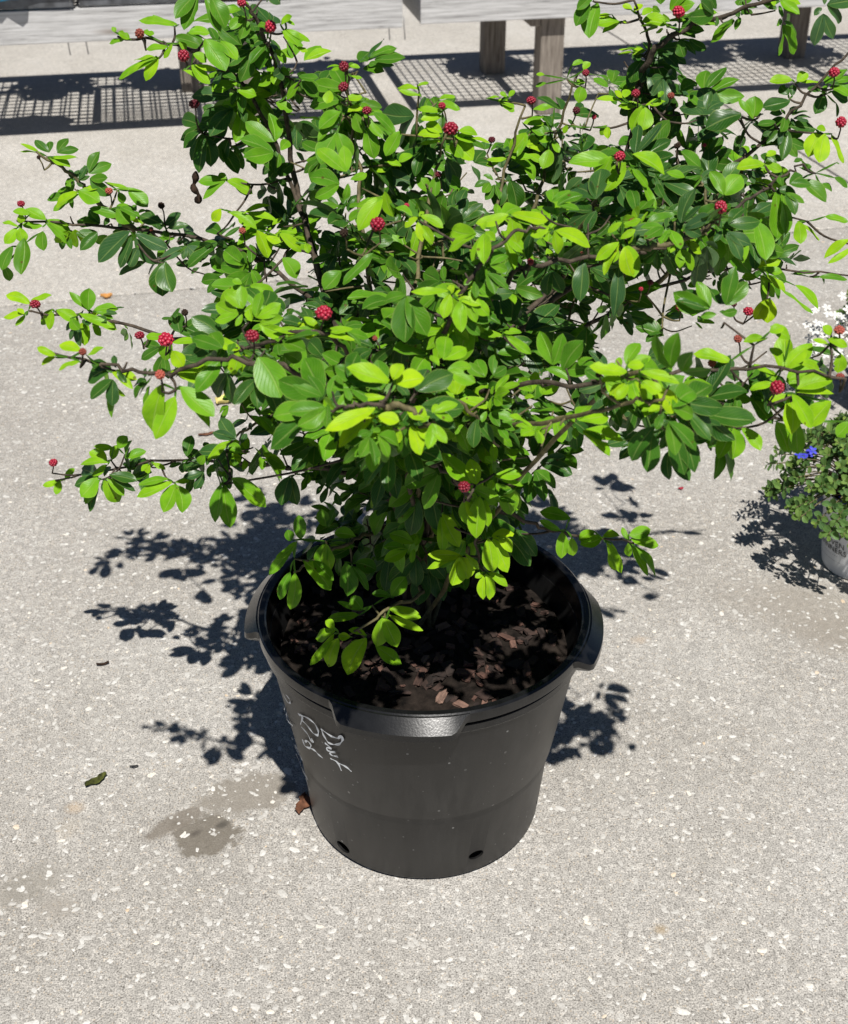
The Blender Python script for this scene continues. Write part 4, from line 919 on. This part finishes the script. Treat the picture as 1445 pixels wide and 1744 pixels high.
# ------------------------------------------------------------------ small potted plants at the right
def small_pot(loc, r0, r1, h, label, writing=False):
    p = empty('small_pot', loc); tag(p, label, 'plant pot', 'small white pots right of the big pot')
    prof = [(r0 * .8, 0), (r0 * .94, .001), (r0, .006), (r0 + (r1 - r0) * .12, .02), (r0 + (r1 - r0) * .18, .024), (r1 * .985, h - .022), (r1, h - .020), (r1 * 1.03, h - .004), (r1 * 1.02, h), (r1 * .97, h), (r1 * .94, h - .02), (r0 * .93, .008), (r0 * .8, .006)]
    v, f = lathe(prof, 64, True); o = link('pot_body', mesh('pot_body', v, f, True), M['white_pot'], p)
    try: o.data.set_sharp_from_angle(angle=R(40))
    except Exception: pass
    v, f = lathe([(.0005, h - .018), (r1 * .955, h - .018)], 40); link('soil', mesh('soil', v, f), M['soil'], p)
    return p, o
SP = ground(1462, 960); S_R0, S_R1, S_H = .068, .086, .165
_, sp1 = small_pot(SP, S_R0, S_R1, S_H, 'small white pot with black printed lettering under the blue flowered plant')
def pot_text(body, size, ang, z, name, parent):
    cu = bpy.data.curves.new('t', 'FONT'); cu.body = body; cu.size = size; cu.align_x = 'CENTER'; cu.resolution_u = 3
    o = bpy.data.objects.new('t', cu); COL.objects.link(o); dg = bpy.context.evaluated_depsgraph_get()
    me = bpy.data.meshes.new_from_object(o.evaluated_get(dg)); bpy.data.objects.remove(o, do_unlink=True)
    bm = bmesh.new(); bm.from_mesh(me); bmesh.ops.subdivide_edges(bm, edges=[e for e in bm.edges if e.calc_length() > .004], cuts=2); 
    for v in bm.verts:
        zz = z + v.co.y; rr = S_R0 + (S_R1 - S_R0) * (.18 + .80 * (zz - .024) / (S_H - .046)) + .0008; a = ang + v.co.x / rr
        v.co = Vector((rr * math.cos(a), rr * math.sin(a), zz))
    link(name, bm_mesh(name, bm), M['print_black'], parent)
pa = R(-156)
pot_text('PW', .040, pa, .084, 'printed_emblem', sp1); pot_text('PROVEN', .0165, pa, .067, 'printed_text', sp1); pot_text('WINNERS', .0165, pa, .053, 'printed_text', sp1)
pot_text('- - - - - - - -', .008, pa, .044, 'printed_line', sp1); pot_text('________________', .007, pa, .035, 'printed_line', sp1)
WP = ground(1500, 700)
_, sp2 = small_pot(WP, S_R0, S_R1, .165, 'small white pot behind, standing under the white flowered plant')
def sleaf(L, wr=.62):
    return None
def small_plant(name, loc, label, zc, rad, n, flowers, cat='plant', leafL=.017, ages=(.1, .9), lowflat=.55, droop=.045):
    root = empty(name, loc); tag(root, label, cat)
    lm_ = LeafMesh(); st = Tubes(); loc = np.array(loc, float)
    for k in range(n):
        a = nr.uniform(0, 6.283); u = nr.random() ** .6; el = nr.uniform(-.25, 1.0)
        hd = np.array([math.cos(a) * rad * u, math.sin(a) * rad * u, 0])
        tip = hd + np.array([0, 0, zc + rad * lowflat * (1 - u * u) * nr.uniform(.5, 1.1) - droop * u * u * nr.uniform(.3, 1.2)])
        b = np.array([hd[0] * .25, hd[1] * .25, zc - .03])
        C = catmull([b, b * .5 + tip * .5 + np.array([0, 0, .02]), tip], 5)
        st.add(C, .0011, 4)
        dirn = nz(C[-1] - C[-3])
        for j in range(9):
            q = C[-1] * (1 - j * .055) + C[-4] * (j * .055); aa = j * 2.4 + k
            o1 = nz(np.cross(dirn, [0.3, .2, .9])); o2 = np.cross(dirn, o1); dd = nz(o1 * math.cos(aa) + o2 * math.sin(aa) + dirn * (.25 + .4 * (j < 3)))
            L = leafL * nr.uniform(.7, 1.2) * (.6 if j < 2 else 1)
            lm_.add(leaflet(q, q + dd * L, nz(dirn * .8 + np.array([0, -.2, .9])), L * .62), np.clip((.1 if j < 3 else .55) + nr.normal(0, .15), 0, 1))
    link('stems', st.mesh('stems'), M['twig'], root)
    tag(link('foliage', lm_.build('foliage'), M['small_leaf'], root), kind='stuff')
    return root
bp = small_plant('blue_flower_plant', (SP[0], SP[1], .15), 'low mounded plant with tiny green leaves and blue flowers in the lettered white pot', .05, .20, 330, None)
def flower(parent, P, loc, mat, npet, L, up=(0, -.4, 1)):
    V, F = [], []; u = nz(np.array(up, float) + nr.normal(0, .2, 3)); o1 = nz(np.cross(u, [1, .1, .2])); o2 = np.cross(u, o1)
    for k in range(npet):
        a = 6.283 * k / npet + nr.normal(0, .1); d = o1 * math.cos(a) + o2 * math.sin(a); s = np.cross(u, d); b = len(V); p = P - loc
        pts = [p, p + d * L * .55 + s * L * .30 + u * L * .18, p + d * L + s * L * .12 + u * L * .10, p + d * L - s * L * .12 + u * L * .10, p + d * L * .55 - s * L * .30 + u * L * .18]
        V += pts; F.append((b, b + 1, b + 2, b + 3, b + 4))
    link('flower', mesh('flower', V, F), mat, parent)
L1 = np.array([SP[0], SP[1], .15])
for (x, y) in ((1383, 768), (1377, 774), (1438, 848), (1443, 853), (1362, 776)):
    P = at(x, y, SP[1] - .05); 
    flower(bp, P, L1, M['petal_blue'], 5, .010)
wp = small_plant('white_flower_plant', (WP[0], WP[1], .15), 'upright plant topped with dense white flower clusters beyond the blue flowered plant', .07, .15, 70, None, lowflat=.9)
L2 = np.array([WP[0], WP[1], .15])
for (cx_, cy_, sp_) in ((1418, 535, 20), (1392, 560, 14), (1440, 560, 22), (1388, 592, 14), (1425, 600, 20), (1450, 530, 18)):
    for k in range(9):
        P = at(cx_ + nr.normal(0, sp_ * .7), cy_ + nr.normal(0, sp_ * .5), WP[1] + nr.normal(-.02, .015)); flower(wp, P, L2, M['petal_white'], 5, .0105, (0, -.7, 1))

# ------------------------------------------------------------------ fallen bits on the concrete
def litter(name, px, py, L, W, rz, mat, label, cat, curl=.3, thick=.0012, z0=.0):
    c = ground(px, py); n = 8; V, F = [], []
    for i in range(n + 1):
        t_ = i / n - .5; w_ = W * .5 * max(.06, math.sin(math.pi * (i + .35) / (n + .7))) * (1 + .25 * math.sin(i * 2.3))
        for s in (-1, -.35, .35, 1): V.append((t_ * L, s * w_ + .12 * W * math.sin(i * 1.1), .002 + curl * W * abs(s) ** 2 * .6 + .25 * L * curl * (t_ * 2) ** 2 * .5))
    for i in range(n):
        for j in range(3): F.append((i * 4 + j, (i + 1) * 4 + j, (i + 1) * 4 + j + 1, i * 4 + j + 1))
    bm = bmesh.new(); me = mesh(name, V, F); bm.from_mesh(me); bmesh.ops.solidify(bm, geom=bm.faces[:], thickness=thick)
    o = link(name, bm_mesh(name, bm, True), mat); o.location = (c[0], c[1], .0012); o.rotation_euler = (0, 0, rz); tag(o, label, cat); return o
litter('curled_leaf', 165, 1334, .036, .012, .75, M['dry_green'], 'dark green curled fallen leaf lying on open concrete', 'leaf', .7)
litter('orange_leaf', 182, 508, .030, .02, .2, M['dry_orange'], 'small orange fallen leaf lying on the joint in the concrete', 'leaf', .6)
litter('yellow_leaf', 384, 686, .050, .030, .9, M['dry_yellow'], 'pale yellow crumpled fallen leaf lying behind the shrub branches', 'leaf', .7)
litter('brown_leaf', 352, 742, .035, .008, .35, M['dry_brown'], 'thin reddish brown fallen leaf lying behind the lowest branch', 'leaf', .5)
litter('red_petal', 1160, 834, .010, .006, .3, M['bud_red'], 'tiny red petal lying on concrete right of the shrub', 'petal', .4)
litter('bark_piece', 517, 1374, .040, .018, 1.35, M['dry_brown'], 'reddish brown bark piece wedged against the base of the black pot', 'bark', .5)
litter('grey_leaf', 176, 1134, .020, .003, .3, M['bud_dry'], 'thin dark curled twig lying alone on the concrete', 'twig', 1.2)
litter('dark_crumb', 229, 1308, .012, .004, .1, M['pot_black2'], 'tiny dark crumb lying near the curled leaf', 'crumb', .4)
# ------------------------------------------------------------------ potted plants standing on the benches (their shadows fall through the grating)
def bench_plant(pb, x, y, r, h, n, label):
    c = Vector((pb[0], pb[1], 0)) + Matrix.Rotation(BA, 3, 'Z') @ Vector((x, y, .470))
    root = empty('bench_plant', c); tag(root, label, 'potted plant', 'potted plants standing on the benches')
    v, f = lathe([(.05, 0), (.055, .002), (.07, .12), (.074, .13), (.066, .13), (.05, .01)], 28, True); link('pot', mesh('pot', v, f, True), M['pot_black2'], root)
    lm_ = LeafMesh(); st = Tubes()
    for k in range(n):
        a = nr.uniform(0, 6.28); u = math.sqrt(nr.random()); tip = np.array([math.cos(a) * r * u, math.sin(a) * r * u, .14 + h * nr.uniform(.3, 1.0) * (1 - .45 * u * u)])
        C = catmull([np.array([0, 0, .11]), tip * np.array([.4, .4, .8]), tip], 4); st.add(C, .0016, 4)
        for j in range(5):
            q = C[-1 - j % 3]; dd = nz(nr.normal(0, 1, 3) + np.array([0, 0, .3])); lm_.add(leaflet(q, q + dd * .05, np.array([nr.normal(0, .4), -.3, 1.0]), .03), nr.uniform(.3, .8))
    link('stems', st.mesh('stems'), M['twig'], root); tag(link('foliage', lm_.build('foliage'), M['leaf'], root), kind='stuff')
bench_plant(pL, -1.12, .50, .17, .26, 70, 'bushy potted plant at the far left end of the tray bench')
bench_plant(pL, -.72, .36, .17, .24, 70, 'bushy potted plant behind the tray with the blue bag')
bench_plant(pL, -.30, .40, .15, .24, 60, 'bushy potted plant above the front leg of the tray bench')
bench_plant(pL, .42, .42, .16, .24, 60, 'bushy potted plant at the gap end of the tray bench')
bench_plant(pR, -.06, .30, .17, .30, 240, 'upright potted plant at the near end of the plain bench')
bench_plant(pR, .42, .26, .22, .3, 150, 'wide potted plant on the bench just past its front post')
bench_plant(pR, .85, .36, .22, .3, 150, 'wide potted plant in the middle of the plain bench')
bench_plant(pR, 1.27, .27, .22, .3, 150, 'wide potted plant above the farther post of the plain bench')
